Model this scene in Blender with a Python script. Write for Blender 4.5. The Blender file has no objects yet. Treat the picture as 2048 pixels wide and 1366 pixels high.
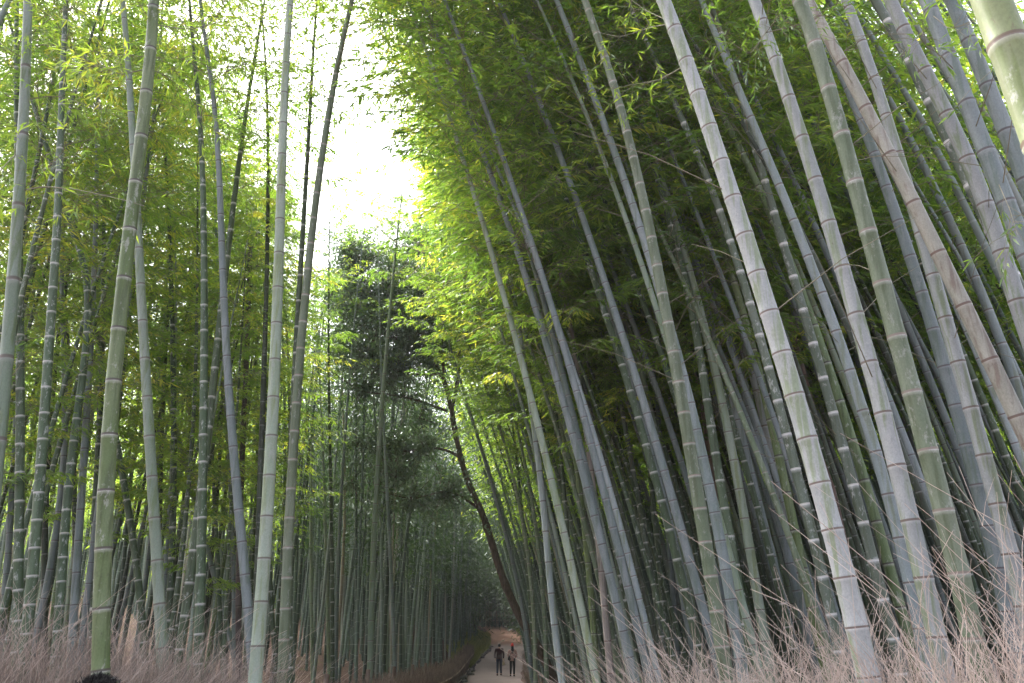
import bpy, math, random
import numpy as np
from mathutils import Vector
rnd = random.Random(7); rs = np.random.RandomState(11)
C = bpy.context.scene.collection
# ------------------------------------------------------------------ camera, world, sun, exposure
F = 1653.0; PITCH = math.radians(20.15); CH = 1.65
cam_d = bpy.data.cameras.new('camera'); cam = bpy.data.objects.new('camera', cam_d); C.objects.link(cam)
cam.location = (0, 0, CH); cam.rotation_euler = (math.pi/2 + PITCH, 0, 0)
cam_d.sensor_width = 36; cam_d.lens = 36*F/2048; cam_d.clip_end = 3000; cam_d.clip_start = 0.05
bpy.context.scene.camera = cam
SUN_EL, SUN_AZ = math.radians(56), math.radians(-42)      # azimuth measured from +Y towards +X
w = bpy.data.worlds.new('World'); bpy.context.scene.world = w; w.use_nodes = True
nt = w.node_tree; bg = nt.nodes['Background']
sky = nt.nodes.new('ShaderNodeTexSky'); sky.sky_type = 'NISHITA'; sky.sun_disc = False
sky.sun_elevation = SUN_EL; sky.sun_rotation = SUN_AZ; sky.dust_density = 6; sky.air_density = 1.0; sky.ozone_density = 1.0
hs = nt.nodes.new('ShaderNodeHueSaturation'); hs.inputs['Saturation'].default_value = 0.5; hs.inputs['Value'].default_value = 1.0
nt.links.new(sky.outputs[0], hs.inputs['Color']); nt.links.new(hs.outputs[0], bg.inputs[0]); bg.inputs[1].default_value = 0.15
sd = bpy.data.lights.new('sun', 'SUN'); sun = bpy.data.objects.new('sun', sd); C.objects.link(sun)
sd.energy = 3.0; sd.angle = math.radians(10); sd.color = (1, .97, .9)
sdir = Vector((math.sin(SUN_AZ)*math.cos(SUN_EL), math.cos(SUN_AZ)*math.cos(SUN_EL), math.sin(SUN_EL)))
sun.rotation_euler = sdir.to_track_quat('Z', 'Y').to_euler(); sun.location = (-20, 20, 60)
vs = bpy.context.scene.view_settings; vs.view_transform = 'Standard'; vs.look = 'None'; vs.gamma = 1; vs.exposure = 2.3
bpy.context.scene.cycles.max_bounces = 7; bpy.context.scene.cycles.diffuse_bounces = 4
bpy.context.scene.cycles.transmission_bounces = 4; bpy.context.scene.cycles.glossy_bounces = 2
cp, sp_ = math.cos(PITCH), math.sin(PITCH)
def unproj(px, py, D):
    a = (px-1024)/F; b = (683-py)/F
    t = D/(cp - sp_*b)
    return np.array([a*t, D, CH + (sp_ + cp*b)*t])
def proj(p):
    y, z = p[1], p[2]-CH
    zc = y*cp + z*sp_; b = (z*cp - y*sp_)/zc
    return 1024 + F*p[0]/zc, 683 - F*b, zc
# ------------------------------------------------------------------ materials
def rgba(c): return (c[0], c[1], c[2], 1)
class NB:
    def __init__(s, name):
        s.m = bpy.data.materials.new(name); s.m.use_nodes = True; s.t = s.m.node_tree; s.t.nodes.clear()
        s.out = s.t.nodes.new('ShaderNodeOutputMaterial')
    def n(s, k, **kw):
        o = s.t.nodes.new(k)
        for a, v in kw.items(): setattr(o, a, v)
        return o
    def l(s, a, b): s.t.links.new(a, b)
    def noise(s, scale, vec, detail=4, rough=.55):
        o = s.n('ShaderNodeTexNoise'); o.inputs['Scale'].default_value = scale; o.inputs['Detail'].default_value = detail
        o.inputs['Roughness'].default_value = rough; s.l(vec, o.inputs['Vector']); return o.outputs['Fac']
    def ramp(s, fac, stops, interp='LINEAR'):
        o = s.n('ShaderNodeValToRGB'); cr = o.color_ramp; cr.interpolation = interp
        while len(cr.elements) < len(stops): cr.elements.new(.5)
        for e, (p, c) in zip(cr.elements, stops): e.position = p; e.color = c if len(c) == 4 else rgba(c)
        s.l(fac, o.inputs[0]); return o
    def mix(s, fac, a, b, mode='MIX'):
        o = s.n('ShaderNodeMix'); o.data_type = 'RGBA'; o.blend_type = mode
        for v, k in ((fac, 0), (a, 6), (b, 7)):
            if hasattr(v, 'is_linked') or hasattr(v, 'links'): s.l(v, o.inputs[k])
            elif k == 0: o.inputs[0].default_value = v
            else: o.inputs[k].default_value = rgba(v)
        return o.outputs[2]
    def math(s, op, a, b=0.0):
        o = s.n('ShaderNodeMath'); o.operation = op
        for v, k in ((a, 0), (b, 1)):
            if hasattr(v, 'links'): s.l(v, o.inputs[k])
            else: o.inputs[k].default_value = v
        return o.outputs[0]
    def bsdf(s, col, rough=.6, spec=.3, bump=None, bs=.3, bd=.01):
        b = s.n('ShaderNodeBsdfPrincipled'); b.inputs['Roughness'].default_value = rough
        b.inputs['Specular IOR Level'].default_value = spec
        if hasattr(col, 'links'): s.l(col, b.inputs['Base Color'])
        else: b.inputs['Base Color'].default_value = rgba(col)
        if bump is not None:
            bp = s.n('ShaderNodeBump'); bp.inputs['Strength'].default_value = bs; bp.inputs['Distance'].default_value = bd
            s.l(bump, bp.inputs['Height']); s.l(bp.outputs[0], b.inputs['Normal'])
        s.l(b.outputs[0], s.out.inputs[0]); return s.m
def stretched(b, sc, loc=None):
    tc = b.n('ShaderNodeTexCoord'); mp = b.n('ShaderNodeMapping'); mp.inputs['Scale'].default_value = sc
    b.l(tc.outputs['Object'], mp.inputs['Vector'])
    oi = b.n('ShaderNodeObjectInfo'); ml = b.math('MULTIPLY', oi.outputs['Random'], 60.0)
    cx = b.n('ShaderNodeCombineXYZ'); b.l(ml, cx.inputs[0]); b.l(ml, cx.inputs[2]); b.l(cx.outputs[0], mp.inputs['Location'])
    return mp.outputs[0], oi.outputs['Random']
def culm_mat(name, c1, c2, stain, ring, line, powder=(.975, .968), rough=.5):
    """c1/c2: two tones of the skin, stain: algae or wear streaks, ring: waxy bloom under each node, line: the sheath scar."""
    b = NB(name); vec, rn = stretched(b, (22, 22, 1.3))
    n1 = b.noise(1.0, vec, 5); vec2, _ = stretched(b, (5, 5, .9)); n2 = b.noise(1.0, vec2, 3)
    vec3, _ = stretched(b, (90, 90, 60)); n3 = b.noise(1.0, vec3, 3, .7)
    col = b.mix(b.ramp(n2, [(.38, (0, 0, 0)), (.62, (1, 1, 1))]).outputs[0], c1, c2)
    col = b.mix(b.math('MULTIPLY', b.ramp(n1, [(.50, (0, 0, 0)), (.62, (1, 1, 1))]).outputs[0], .8), col, stain)
    vec4, _ = stretched(b, (14, 14, 7)); n4 = b.noise(1.0, vec4, 6, .75)
    col = b.mix(b.math('MULTIPLY', b.ramp(n4, [(.56, (0, 0, 0)), (.64, (1, 1, 1))]).outputs[0], .6), col, ring)
    col = b.mix(b.math('MULTIPLY', b.ramp(n4, [(.30, (1, 1, 1)), (.37, (0, 0, 0))]).outputs[0], .5), col, line)
    col = b.mix(.35, col, b.ramp(n3, [(.3, (.35, .35, .35)), (.7, (1, 1, 1))]).outputs[0], 'MULTIPLY')
    hv = b.n('ShaderNodeHueSaturation'); b.l(col, hv.inputs['Color'])
    b.l(b.math('ADD', b.math('MULTIPLY', rn, .32), .64), hv.inputs['Value'])
    b.l(b.math('ADD', b.math('MULTIPLY', b.math('FRACT', b.math('MULTIPLY', rn, 7.3)), .03), .485), hv.inputs['Hue']); col = hv.outputs[0]
    at = b.n('ShaderNodeAttribute'); at.attribute_name = 'phase'
    fr = b.math('FRACT', at.outputs['Fac'])
    wob = b.math('MULTIPLY', b.math('SUBTRACT', n4, .5), .07)
    r1 = b.ramp(b.math('ADD', fr, wob), [(powder[1]-.05, (0, 0, 0)), (powder[0], (.4, .4, .4)), (.984, (1, 1, 1))])
    col = b.mix(r1.outputs[0], col, ring)
    r2 = b.ramp(fr, [(.0, (1, 1, 1)), (.022, (1, 1, 1)), (.03, (.0, .0, .0)), (.978, (0, 0, 0)), (.986, (1, 1, 1))])
    col = b.mix(b.math('MULTIPLY', r2.outputs[0], .88), col, line)
    return b.bsdf(col, rough, .35, n3, .15, .002)
MC = {
 'green': culm_mat('culm_green', (.13, .19, .065), (.20, .25, .13), (.09, .12, .05), (.5, .5, .47), (.07, .055, .05)),
 'ring':  culm_mat('culm_dark_green_white_bloom', (.075, .115, .06), (.115, .155, .095), (.06, .08, .045), (.62, .62, .62), (.42, .40, .38), (.978, .962)),
 'pale':  culm_mat('culm_pale_green', (.24, .30, .22), (.31, .36, .30), (.19, .24, .11), (.33, .34, .32), (.11, .085, .075)),
 'white': culm_mat('culm_grey_white', (.355, .375, .378), (.45, .458, .465), (.24, .29, .16), (.5, .5, .5), (.13, .085, .075)),
 'blue':  culm_mat('culm_blue_grey', (.195, .235, .24), (.27, .30, .315), (.15, .19, .16), (.3, .32, .33), (.09, .07, .075)),
 'tan':   culm_mat('culm_bleached_tan', (.42, .41, .35), (.52, .50, .44), (.28, .22, .18), (.5, .47, .42), (.15, .09, .08)),
 'brown': culm_mat('culm_dead_brown', (.32, .21, .165), (.42, .30, .25), (.15, .10, .08), (.36, .28, .25), (.10, .06, .05)),
 'dark':  culm_mat('culm_very_dark', (.06, .075, .05), (.09, .11, .075), (.05, .05, .04), (.3, .31, .3), (.04, .035, .035)),  # skin tones of the very dark stems
}
def leaf_mat(name, stops, tr, trf=.5, gl=.06, groug=.35):
    b = NB(name); at = b.n('ShaderNodeAttribute'); at.attribute_name = 'tint'
    oi = b.n('ShaderNodeObjectInfo')
    f = b.math('ADD', at.outputs['Fac'], b.math('MULTIPLY', b.math('SUBTRACT', oi.outputs['Random'], .5), .3))
    col = b.ramp(f, stops).outputs[0]
    d = b.n('ShaderNodeBsdfDiffuse'); b.l(col, d.inputs[0])
    t = b.n('ShaderNodeBsdfTranslucent'); b.l(b.mix(1.0, col, tr, 'MULTIPLY'), t.inputs[0])
    g = b.n('ShaderNodeBsdfGlossy'); g.inputs['Roughness'].default_value = groug; g.inputs[0].default_value = (.8, .85, .9, 1)
    m = b.n('ShaderNodeMixShader'); m.inputs[0].default_value = trf; b.l(d.outputs[0], m.inputs[1]); b.l(t.outputs[0], m.inputs[2])
    m2 = b.n('ShaderNodeMixShader'); m2.inputs[0].default_value = gl; b.l(m.outputs[0], m2.inputs[1]); b.l(g.outputs[0], m2.inputs[2])
    b.l(m2.outputs[0], b.out.inputs[0]); return b.m
LEAF = leaf_mat('bamboo_leaves', [(0, (.054, .108, .024)), (.45, (.108, .185, .034)), (.8, (.18, .245, .04)), (1, (.28, .275, .05))], (2.6, 2.5, 1.3), .6)
LEAF_T = leaf_mat('evergreen_leaves', [(0, (.04, .07, .035)), (.6, (.065, .11, .045)), (1, (.10, .145, .055))], (2, 2.1, 1.1), .35, .14, .3)
GRASS = leaf_mat('grass_blades', [(0, (.10, .13, .02)), (.6, (.18, .20, .04)), (1, (.30, .25, .09))], (1.5, 1.4, 1), .3)
def plain(name, c1, c2, scale=20, rough=.8, bump=True, sc=(1, 1, 1)):
    b = NB(name); vec, rn = stretched(b, sc); n = b.noise(scale, vec, 5)
    return b.bsdf(b.mix(b.ramp(n, [(.35, (0, 0, 0)), (.65, (1, 1, 1))]).outputs[0], c1, c2), rough, .2, n if bump else None, .4, .01)
LEAF_F = leaf_mat('bamboo_leaves_painted_shade', [(0, (.03, .058, .026)), (.6, (.05, .088, .034)), (1, (.08, .11, .04))], (1.4, 1.5, 1), .3, .03)  # grove shade put into the colour: darker, less translucent bamboo leaves
TWIG = plain('bamboo_twig', (.16, .15, .10), (.26, .23, .17), 9)
DEADTWIG = plain('bleached_twig', (.42, .36, .31), (.55, .48, .42), 9)
BARK = plain('tree_bark', (.06, .043, .034), (.14, .10, .08), 6, .9, True, (3, 3, .8))
BRUSH = plain('brushwood_brown', (.12, .085, .07), (.28, .21, .18), 3)
BRUSHL = plain('brushwood_pale', (.37, .285, .25), (.60, .49, .43), 3)
BRUSHM = plain('brushwood_reddish', (.19, .14, .12), (.34, .275, .235), 3)
RAILL = plain('pale_rail', (.34, .28, .23), (.46, .38, .32), 5)
RAIL = plain('weathered_bamboo_rail', (.22, .17, .13), (.36, .28, .21), 5)
# ------------------------------------------------------------------ mesh helpers
def nmesh(name, V, Q, mat=None, smooth=False, attrs=None):
    V = np.asarray(V, np.float32); Q = np.asarray(Q, np.int32); me = bpy.data.meshes.new(name); k = Q.shape[1]
    me.vertices.add(len(V)); me.vertices.foreach_set('co', V.ravel())
    me.loops.add(Q.size); me.loops.foreach_set('vertex_index', Q.ravel())
    me.polygons.add(len(Q)); me.polygons.foreach_set('loop_start', np.arange(0, Q.size, k, dtype=np.int32))
    try: me.polygons.foreach_set('loop_total', np.full(len(Q), k, np.int32))
    except Exception: pass
    if smooth: me.polygons.foreach_set('use_smooth', np.ones(len(Q), bool))
    for an, av in (attrs or {}).items():
        a = me.attributes.new(an, 'FLOAT', 'POINT'); a.data.foreach_set('value', np.asarray(av, np.float32).ravel())
    me.update(calc_edges=True)
    if mat: me.materials.append(mat)
    return me
def obj(name, me, parent=None, loc=None):
    o = bpy.data.objects.new(name, me); C.objects.link(o)
    if parent is not None: o.parent = parent
    if loc is not None: o.location = loc
    return o
def tag(o, label, cat, group=None, kind=None):
    if label: o['label'] = label
    if cat: o['category'] = cat
    if group: o['group'] = group
    if kind: o['kind'] = kind
    return o
def norm(a): return a/np.maximum(np.linalg.norm(a, axis=-1, keepdims=True), 1e-9)
def tubes(P, R, S, ref=None, cap=True):
    P = np.asarray(P, float); R = np.asarray(R, float); N, K = R.shape
    T = np.empty_like(P); T[:, 1:-1] = P[:, 2:]-P[:, :-2]; T[:, 0] = P[:, 1]-P[:, 0]; T[:, -1] = P[:, -1]-P[:, -2]; T = norm(T)
    if ref is None:
        ref = norm(rs.normal(size=(N, 1, 3)))
    else: ref = np.broadcast_to(np.asarray(ref, float), (N, 1, 3))
    U = norm(np.cross(T, np.broadcast_to(ref, T.shape))); W = np.cross(T, U)
    a = np.arange(S)*2*math.pi/S
    V = P[:, :, None] + R[:, :, None, None]*(np.cos(a)[None, None, :, None]*U[:, :, None] + np.sin(a)[None, None, :, None]*W[:, :, None])
    idx = np.arange(N*K*S).reshape(N, K, S); nx = np.roll(idx, -1, 2)
    Q = np.stack([idx[:, :-1], nx[:, :-1], nx[:, 1:], idx[:, 1:]], -1).reshape(-1, 4)
    return V.reshape(-1, 3), Q
def join(parts):
    Vs, Qs, As, o = [], [], [], 0
    for p in parts:
        Vs.append(p[0]); Qs.append(p[1]+o); o += len(p[0])
        if len(p) > 2: As.append(p[2])
    return np.concatenate(Vs), np.concatenate(Qs), (np.concatenate(As) if As else None)
def tube_mesh(name, P, r0, r1, mat, S=8):
    P = np.array(P, float)[None]; R = np.linspace(r0, r1, P.shape[1])[None]
    V, Q = tubes(P, R, S); n = P.shape[1]
    return nmesh(name, V, Q, mat, True)
# ------------------------------------------------------------------ terrain
YP = [-30, 0, 30, 40, 45, 50, 57, 68, 78, 90, 105, 130, 200, 500]; ZP = [0, 0, -.28, -.34, -.24, -.02, .40, .92, 1.35, 2.2, 3.5, 5.0, 8, 20]
def prof(y):
    return sum(np.interp(np.asarray(y)+d, YP, ZP) for d in (-3, -1.5, 0, 1.5, 3))/5
PY = [-30, 0, 48, 57, 78, 92, 104, 112, 118]; PX = [-.6, -.8, -.95, -.85, -.35, -.7, -1.6, -5, -14]
def pcx(y): return np.interp(y, PY, PX)
def terr(x, y):
    x = np.asarray(x, float); y = np.asarray(y, float); c = pcx(np.minimum(y, 104)); z = prof(y)
    l = np.clip((c-2.2)-x, 0, 40); r = np.clip(x-(c+2.4), 0, 40)
    hl = 4.2*(1-np.exp(-l/12)) * np.clip((y-12)/25, 0.08, 1)
    far = np.clip(y-115, 0, 250)*.11 + np.clip(np.abs(x)-45, 0, 200)*.12
    hr = 1.4*(1-np.exp(-r/12))
    return z + hl + hr + far
def ground():
    xs = np.concatenate([np.linspace(-600, -60, 12)[:-1], np.linspace(-60, -8, 40)[:-1], np.linspace(-8, 8, 65)[:-1], np.linspace(8, 60, 40)[:-1], np.linspace(60, 600, 12)])
    ys = np.concatenate([np.linspace(-40, 30, 30)[:-1], np.linspace(30, 130, 160)[:-1], np.linspace(130, 1500, 20)])
    X, Y = np.meshgrid(xs, ys, indexing='ij'); Z = terr(X, np.minimum(Y, 400))
    Z += .05*np.sin(X*1.7+Y*.6)*np.sin(Y*1.1)*(np.abs(X-pcx(Y)) > 2)
    V = np.stack([X, Y, Z], -1).reshape(-1, 3); ny = len(ys); i = np.arange(len(xs)-1)[:, None]*ny+np.arange(ny-1)[None]
    Q = np.stack([i, i+ny, i+ny+1, i+1], -1).reshape(-1, 4)
    b = NB('leaf_litter_ground'); tc = b.n('ShaderNodeTexCoord'); v = tc.outputs['Object']
    n1 = b.noise(.8, v, 4); n2 = b.noise(9, v, 6, .7)
    c = b.ramp(n2, [(.3, (.03, .02, .018)), (.5, (.08, .05, .042)), (.7, (.17, .11, .09))]).outputs[0]
    c = b.mix(b.ramp(n1, [(.55, (0, 0, 0)), (.75, (1, 1, 1))]).outputs[0], c, (.09, .085, .04))
    m = b.bsdf(c, .95, .1, n2, .8, .05)
    tag(obj('ground', nmesh('ground', V, Q, m, True)), None, None, None, 'structure')
    # the path follows the valley between the fences
    ts = np.concatenate([np.linspace(-10, 40, 20), np.linspace(41, 118, 90)]); us = np.linspace(-1, 1, 9); P = []
    for y in ts:
        wd = np.interp(y, [-10, 20, 48, 104, 118], [1.7, 1.6, 1.5, 1.6, 1.8]); c = pcx(y)
        jit = .12*math.sin(y*1.3)+.1*math.sin(y*.47)
        for u in us:
            x = c + u*wd + (jit*u*.6); P.append((x, y, prof(y)+.02+.02*(1-u*u) if y < 104 else max(terr(x, y), prof(y))+.03))
    nu = len(us); i = np.arange(len(ts)-1)[:, None]*nu+np.arange(nu-1)[None]
    Q = np.stack([i, i+1, i+nu+1, i+nu], -1).reshape(-1, 4)
    b = NB('gravel_path'); tc = b.n('ShaderNodeTexCoord'); v = tc.outputs['Object']
    n1 = b.noise(.9, v, 4); n2 = b.noise(40, v, 4, .7)
    sep = b.n('ShaderNodeSeparateXYZ'); b.l(v, sep.inputs[0])
    yy = b.math('ADD', sep.outputs[1], b.math('MULTIPLY', n1, 6.0))
    g = b.mix(n1, (.155, .125, .115), (.22, .18, .17)); dirt = b.mix(n1, (.17, .095, .065), (.23, .135, .095))
    mr = b.n('ShaderNodeMapRange'); mr.inputs[1].default_value = 83; mr.inputs[2].default_value = 87; b.l(yy, mr.inputs[0])
    col = b.mix(mr.outputs[0], g, dirt); col = b.mix(.4, col, b.ramp(n2, [(.3, (.6, .6, .6)), (.7, (1, 1, 1))]).outputs[0], 'MULTIPLY')
    tag(obj('path', nmesh('path', P, Q, b.bsdf(col, .9, .15, n2, .4, .01), True)), None, None, None, 'structure')
ground()
# ------------------------------------------------------------------ leaf sprays
def leaves_from(base, dirs, L, W, tint):
    """narrow pointed blades: base (n,3), dirs unit (n,3); returns V, Q, tint per vertex"""
    n = len(base); up = norm(np.array([0, 0, 1.])+rs.normal(size=(n, 3))*.55)
    side = norm(np.cross(dirs, up)); nrm = np.cross(side, dirs)
    L = L[:, None]; W = W[:, None]
    p0 = base; p1 = base+dirs*L*.35+side*W*.5; p2 = base+dirs*L-nrm*L*.10; p3 = base+dirs*L*.35-side*W*.5
    V = np.stack([p0, p1, p2, p3], 1).reshape(-1, 3); Q = np.arange(4*n).reshape(n, 4)
    return V, Q, np.repeat(tint, 4)
def make_spray(nl=150, ls=1.0, droop=.35):
    """one side branch along +X, unit length 1: returns twig paths and leaf arrays"""
    t = np.linspace(0, 1, 5); ax = np.stack([t, rs.normal()*.1*t*t, .45*t-.55*t*t*(.7+droop)], 1)
    ns = 12; sb = []; LB, LD = [], []
    for i in range(ns):
        u = .18+.8*(i+.5)/ns; p = np.array([np.interp(u, t, ax[:, k]) for k in range(3)])
        a = (1 if i % 2 else -1)*(.5+.5*rs.rand()); ln = (.42-.2*u)*(.7+.6*rs.rand())
        d = norm(np.array([math.cos(a), math.sin(a), .15*rs.normal()])); q = p+d*ln*.55+[0, 0, .03]; e = p+d*ln+[0, 0, -.12*ln-.05*rs.rand()]
        sb.append(np.stack([p, q, e]))
        m = nl//ns
        s = rs.rand(m)**.6; pts = np.where(s[:, None] < .55, p+(q-p)*(s/.55)[:, None], q+(e-q)*((s-.55)/.45)[:, None])
        ang = a+rs.normal(size=m)*.75; dd = norm(np.stack([np.cos(ang), np.sin(ang), -.35-.45*rs.rand(m)], 1))
        LB.append(pts); LD.append(dd)
    return ax, np.array(sb), np.concatenate(LB), np.concatenate(LD)
SPR = [make_spray(150) for _ in range(7)]
def grow_foliage(cx, z0, z1, dens=1.0, leafL=.11, blen=1.5, nspray=42, per=150, tint0=.45):
    """cx(z)->(x,y) local curve; sprays in the crown region z0..z1. returns (V,Q,tint), twig paths"""
    LV, LQ, LT, TP, TR = [], [], [], [], []; off = 0; n = max(3, int(nspray*dens))
    for i in range(n):
        u = (i+rs.rand())/n; z = z0+(z1-z0)*u**.9; x, y = cx(z); p = np.array([x, y, z])
        ax, sb, lb, ld = SPR[rs.randint(len(SPR))]
        L = blen*(.35+.75*math.sin(math.pi*min(1, .22+.78*u)))*(.75+.5*rs.rand()); th = i*2.4+rs.rand()*1.2
        c, s = math.cos(th), math.sin(th); R = np.array([[c, -s, 0], [s, c, 0], [0, 0, 1]])
        el = .25+.3*rs.rand(); ce, se = math.cos(el), math.sin(el); Re = np.array([[ce, 0, -se], [0, 1, 0], [se, 0, ce]]); M = R@Re
        sel = rs.rand(len(lb)) < per/150.0
        B = (lb[sel]*L)@M.T+p; Dd = ld[sel]@M.T; Dd = norm(Dd+np.array([0, 0, -.15]))
        m = len(B); V, Q, T = leaves_from(B, Dd, leafL*(.65+.6*rs.rand(m)), leafL*.17*(.8+.5*rs.rand(m)), np.clip(tint0+rs.normal(size=m)*.15+rs.normal()*.2+.12*(u-.5), 0, 1))
        LV.append(V); LQ.append(Q+off); LT.append(T); off += len(V)
        a3 = (ax[[0, 2, 4]]*L)@M.T+p; TP.append(a3[None]); TR.append(np.array([[.008, .005, .0025]]))
        s3 = (sb*L)@M.T+p; TP.append(s3); TR.append(np.tile([.003, .0022, .0015], (len(s3), 1)))
    return (np.concatenate(LV), np.concatenate(LQ), np.concatenate(LT)), (np.concatenate(TP), np.concatenate(TR))
def stem_arrays(cx, z0, z1, rad, spacing, S, detail=True):
    """cx(z) centre line, rad(z) radius, spacing(h) internode length"""
    zs, ph, br = [], [], []; z = z0; k = 0
    while z < z1-.02:
        s = spacing(z-z0); e = .012 if detail else .02
        if detail == 2:
            zs += [z, z+.007, z+.018, z+s*.3, z+s*.7, z+s-.02, z+s-.008]; ph += [k+.0, k+.007/s, k+.018/s, k+.3, k+.7, k+1-.02/s, k+1-.008/s]; br += [1.015, 1.05, 1.0, .985, .985, .995, 1.045]
        elif detail:
            zs += [z, z+e, z+s*.5, z+s-e]; ph += [k+.0, k+e/s, k+.5, k+1-e/s]; br += [1.045, 1.0, .988, 1.0]
        else: zs += [z]; ph += [k]; br += [1.03]
        z += s; k += 1
    zs.append(z); ph.append(k); br.append(1.0)
    zs = np.array(zs); P = np.array([[*cx(q), q] for q in zs]); R = np.array([rad(q) for q in zs])*np.array(br)
    V, Q = tubes(P[None], R[None], S, [0, 1, 0.05])
    return V, Q, np.repeat(ph, S)
# ------------------------------------------------------------------ traced culms
# (kind, width px, y px of that width, node spacing px, crown start height m, density, [(x,y)...] bottom to top, label, options)
def T(s):
    a = [float(v) for v in s.replace(',', ' ').split()]; return list(zip(a[::2], a[1::2]))
CUL = []
def cul(kind, w, y, sp, pts, label, crown=8.5, dens=1.0, **kw): CUL.append((kind, w, y, sp, T(pts), label, crown, dens, kw))
# --- left side
cul('pale', 24, 717, 167, '-25 1100 -5 890 12 717 36 460 46 240 56 0', 'pale bamboo with very long joints at the far left edge, cut off lower down', 12, .4)
cul('green', 31, 1105, 114, '201 1341 208 1105 217 900 226 768 236 655 251 539 262 460 275 330 287 236 297 137 305 48 308 0', 'thickest bright green bamboo on the left, above the black haired head', 11, .5)
cul('pale', 21, 1105, 83, '326 1327 322 1264 318 1185 313 1105 308 1021 303 938 298 855 293 771 288 691 283 612 279 537 272 380 267 294 262 214 249 58 246 0', 'pale grey bamboo leaning left that crosses behind the thick bright green one', 12, .5)
cul('ring', 13, 1110, 60, '335 1290 338 1231 342 1170 343 1110 345 1049 346 987 348 926 348 867 347 749 343 576 337 450 328 240 321 190', 'slim dark green bamboo with white rings just right of the pale grey left leaning one', 9, .7)
cul('ring', 18, 1106, 56, '398 1290 400 1233 400 1178 401 1120 403 1062 405 1006 406 950 407 894 408 785 408 679 408 580 407 464 404 307 398 219 391 143', 'upright green bamboo with white rings, fourth thick stem from the bright green one', 9.0, .95)
cul('blue', 18, 1100, 63, '502 1327 501 1272 497 1211 492 1148 483 1086 478 1021 470 958 466 900 459 829 457 763 454 700 450 631 449 570 443 505 439 369 434 284 427 205 419 137', 'pale blue grey bamboo curving left whose foot meets the tall straight one', 9.0, .95)
cul('ring', 15, 809, 62, '369 1259 376 1190 383 1105 390 1037 405 960 420 900 425 809 431 723 436 621 454 535 461 450 468 410 478 325 487 260 499 191 509 113', 'dark green bamboo leaning right behind the upright ringed one', 9.0, .95)
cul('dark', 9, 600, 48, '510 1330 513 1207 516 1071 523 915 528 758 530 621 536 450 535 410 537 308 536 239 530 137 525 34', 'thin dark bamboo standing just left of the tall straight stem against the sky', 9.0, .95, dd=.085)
cul('pale', 25, 1100, 84, '510 1358 516 1303 520 1223 527 1143 531 1057 538 972 543 881 547 793 551 705 554 619 557 534 560 453 562 373 564 297 567 229 570 167 574 106 580 0', 'tall straight pale green bamboo beside the sky opening, bluish near its top', 9.0, .95)
cul('ring', 12, 700, 56, '578 1330 578 1150 580 1000 583 900 590 751 596 621 607 450 608 427 613 342 617 273 622 188', 'thin green bamboo hugging the grey green right leaning one from behind', 9.0, .95, dd=.10)
cul('green2', 19, 1105, 58, '566 1336 568 1279 571 1221 572 1163 574 1105 578 1047 581 989 586 934 588 894 596 792 601 689 612 553 625 450 632 410 641 342 651 273 665 191 678 103 699 27', 'grey green bamboo leaning right across the bright sky opening', 9.0, .95)
cul('ring', 18, 1100, 58, '34 1265 37 1146 40 1030 39 915 39 792 41 655 40 553 36 400', 'upright green bamboo with white rings nearest the left edge', 10, .8)
cul('ring', 20, 1066, 54, '53 1276 58 1223 62 1173 67 1119 73 1066 76 1011 80 958 84 900 92 792 98 686 101 638 109 546 114 450 120 300', 'second ringed green bamboo from the left edge, tilting right', 9, .8)
cul('ring', 17, 1079, 47, '115 1271 119 1221 122 1173 125 1124 128 1079 132 1032 135 989 139 943 144 910 149 894 159 809 167 706 176 621 178 570 164 529 147 467', 'third ringed green bamboo from the left edge, with a bend near its top', 8, .9)
cul('blue', 15, 1100, 62, '145 1276 149 1184 156 1122 163 997 166 900 173 867 178 740 186 614 191 450 194 300', 'bluish bamboo between the ringed green stems on the left', 9, .8)
cul('ring', 13, 1100, 54, '186 1242 187 1149 188 1093 190 1040 192 985 196 900 198 887 202 782 204 679 207 580 208 450 212 300', 'slim ringed bamboo just left of the thickest bright green one', 9, .8)
cul('ring', 13, 1080, 39, '287 1276 284 1237 280 1197 275 1160 272 1119 267 1079 260 1040 253 1001 246 962 236 900 222 820 206 740', 'green bamboo leaning left low behind the thickest bright green one', 7, .9)
cul('blue', 13, 1098, 56, '73 1276 82 1225 96 1153 106 1098 118 1037 130 934 126 850 127 723 128 640 124 500', 'bluish bamboo leaning right between the second and third ringed ones', 8, .9)
cul('blue', 12, 1100, 40, '5 1260 10 1190 15 1105 20 1037 26 968 30 900 34 780', 'thin whitish bamboo with close joints at the left edge', 7, .9)
cul('blue', 10, 1146, 48, '470 1317 460 1279 448 1225 436 1194 427 1146 415 1091 390 1002 381 968 369 927 362 900 355 867 337 792 318 713 297 641 280 570', 'slim bluish bamboo slanting strongly left behind the upright ringed one', 7, 1.0)
cul('ring', 8, 1090, 40, '443 1303 441 1225 437 1156 434 1091 431 1037 425 958 422 860', 'very thin green bamboo right of the upright ringed one', 7, 1.0, dd=.09)
cul('blue', 8, 1090, 38, '470 1320 468 1259 467 1167 465 1071 461 992 458 900 450 800', 'thin light bamboo before the dead purple brown stem', 7, 1.0, dd=.09)
cul('deadp', 11, 1000, 58, '478 1330 478 1207 476 1153 482 1002 485 894 489 809 492 734 495 672 499 535 501 447', 'dead purple brown bamboo with a broken top left of the tall straight stem', 30, 0, dead=True)
cul('dark', 7, 800, 50, '318 1200 320 1000 323 860 328 758 338 641 345 500', 'thin nearly black bamboo behind the pale grey left leaning one', 7, 1.0, dd=.085)
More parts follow.
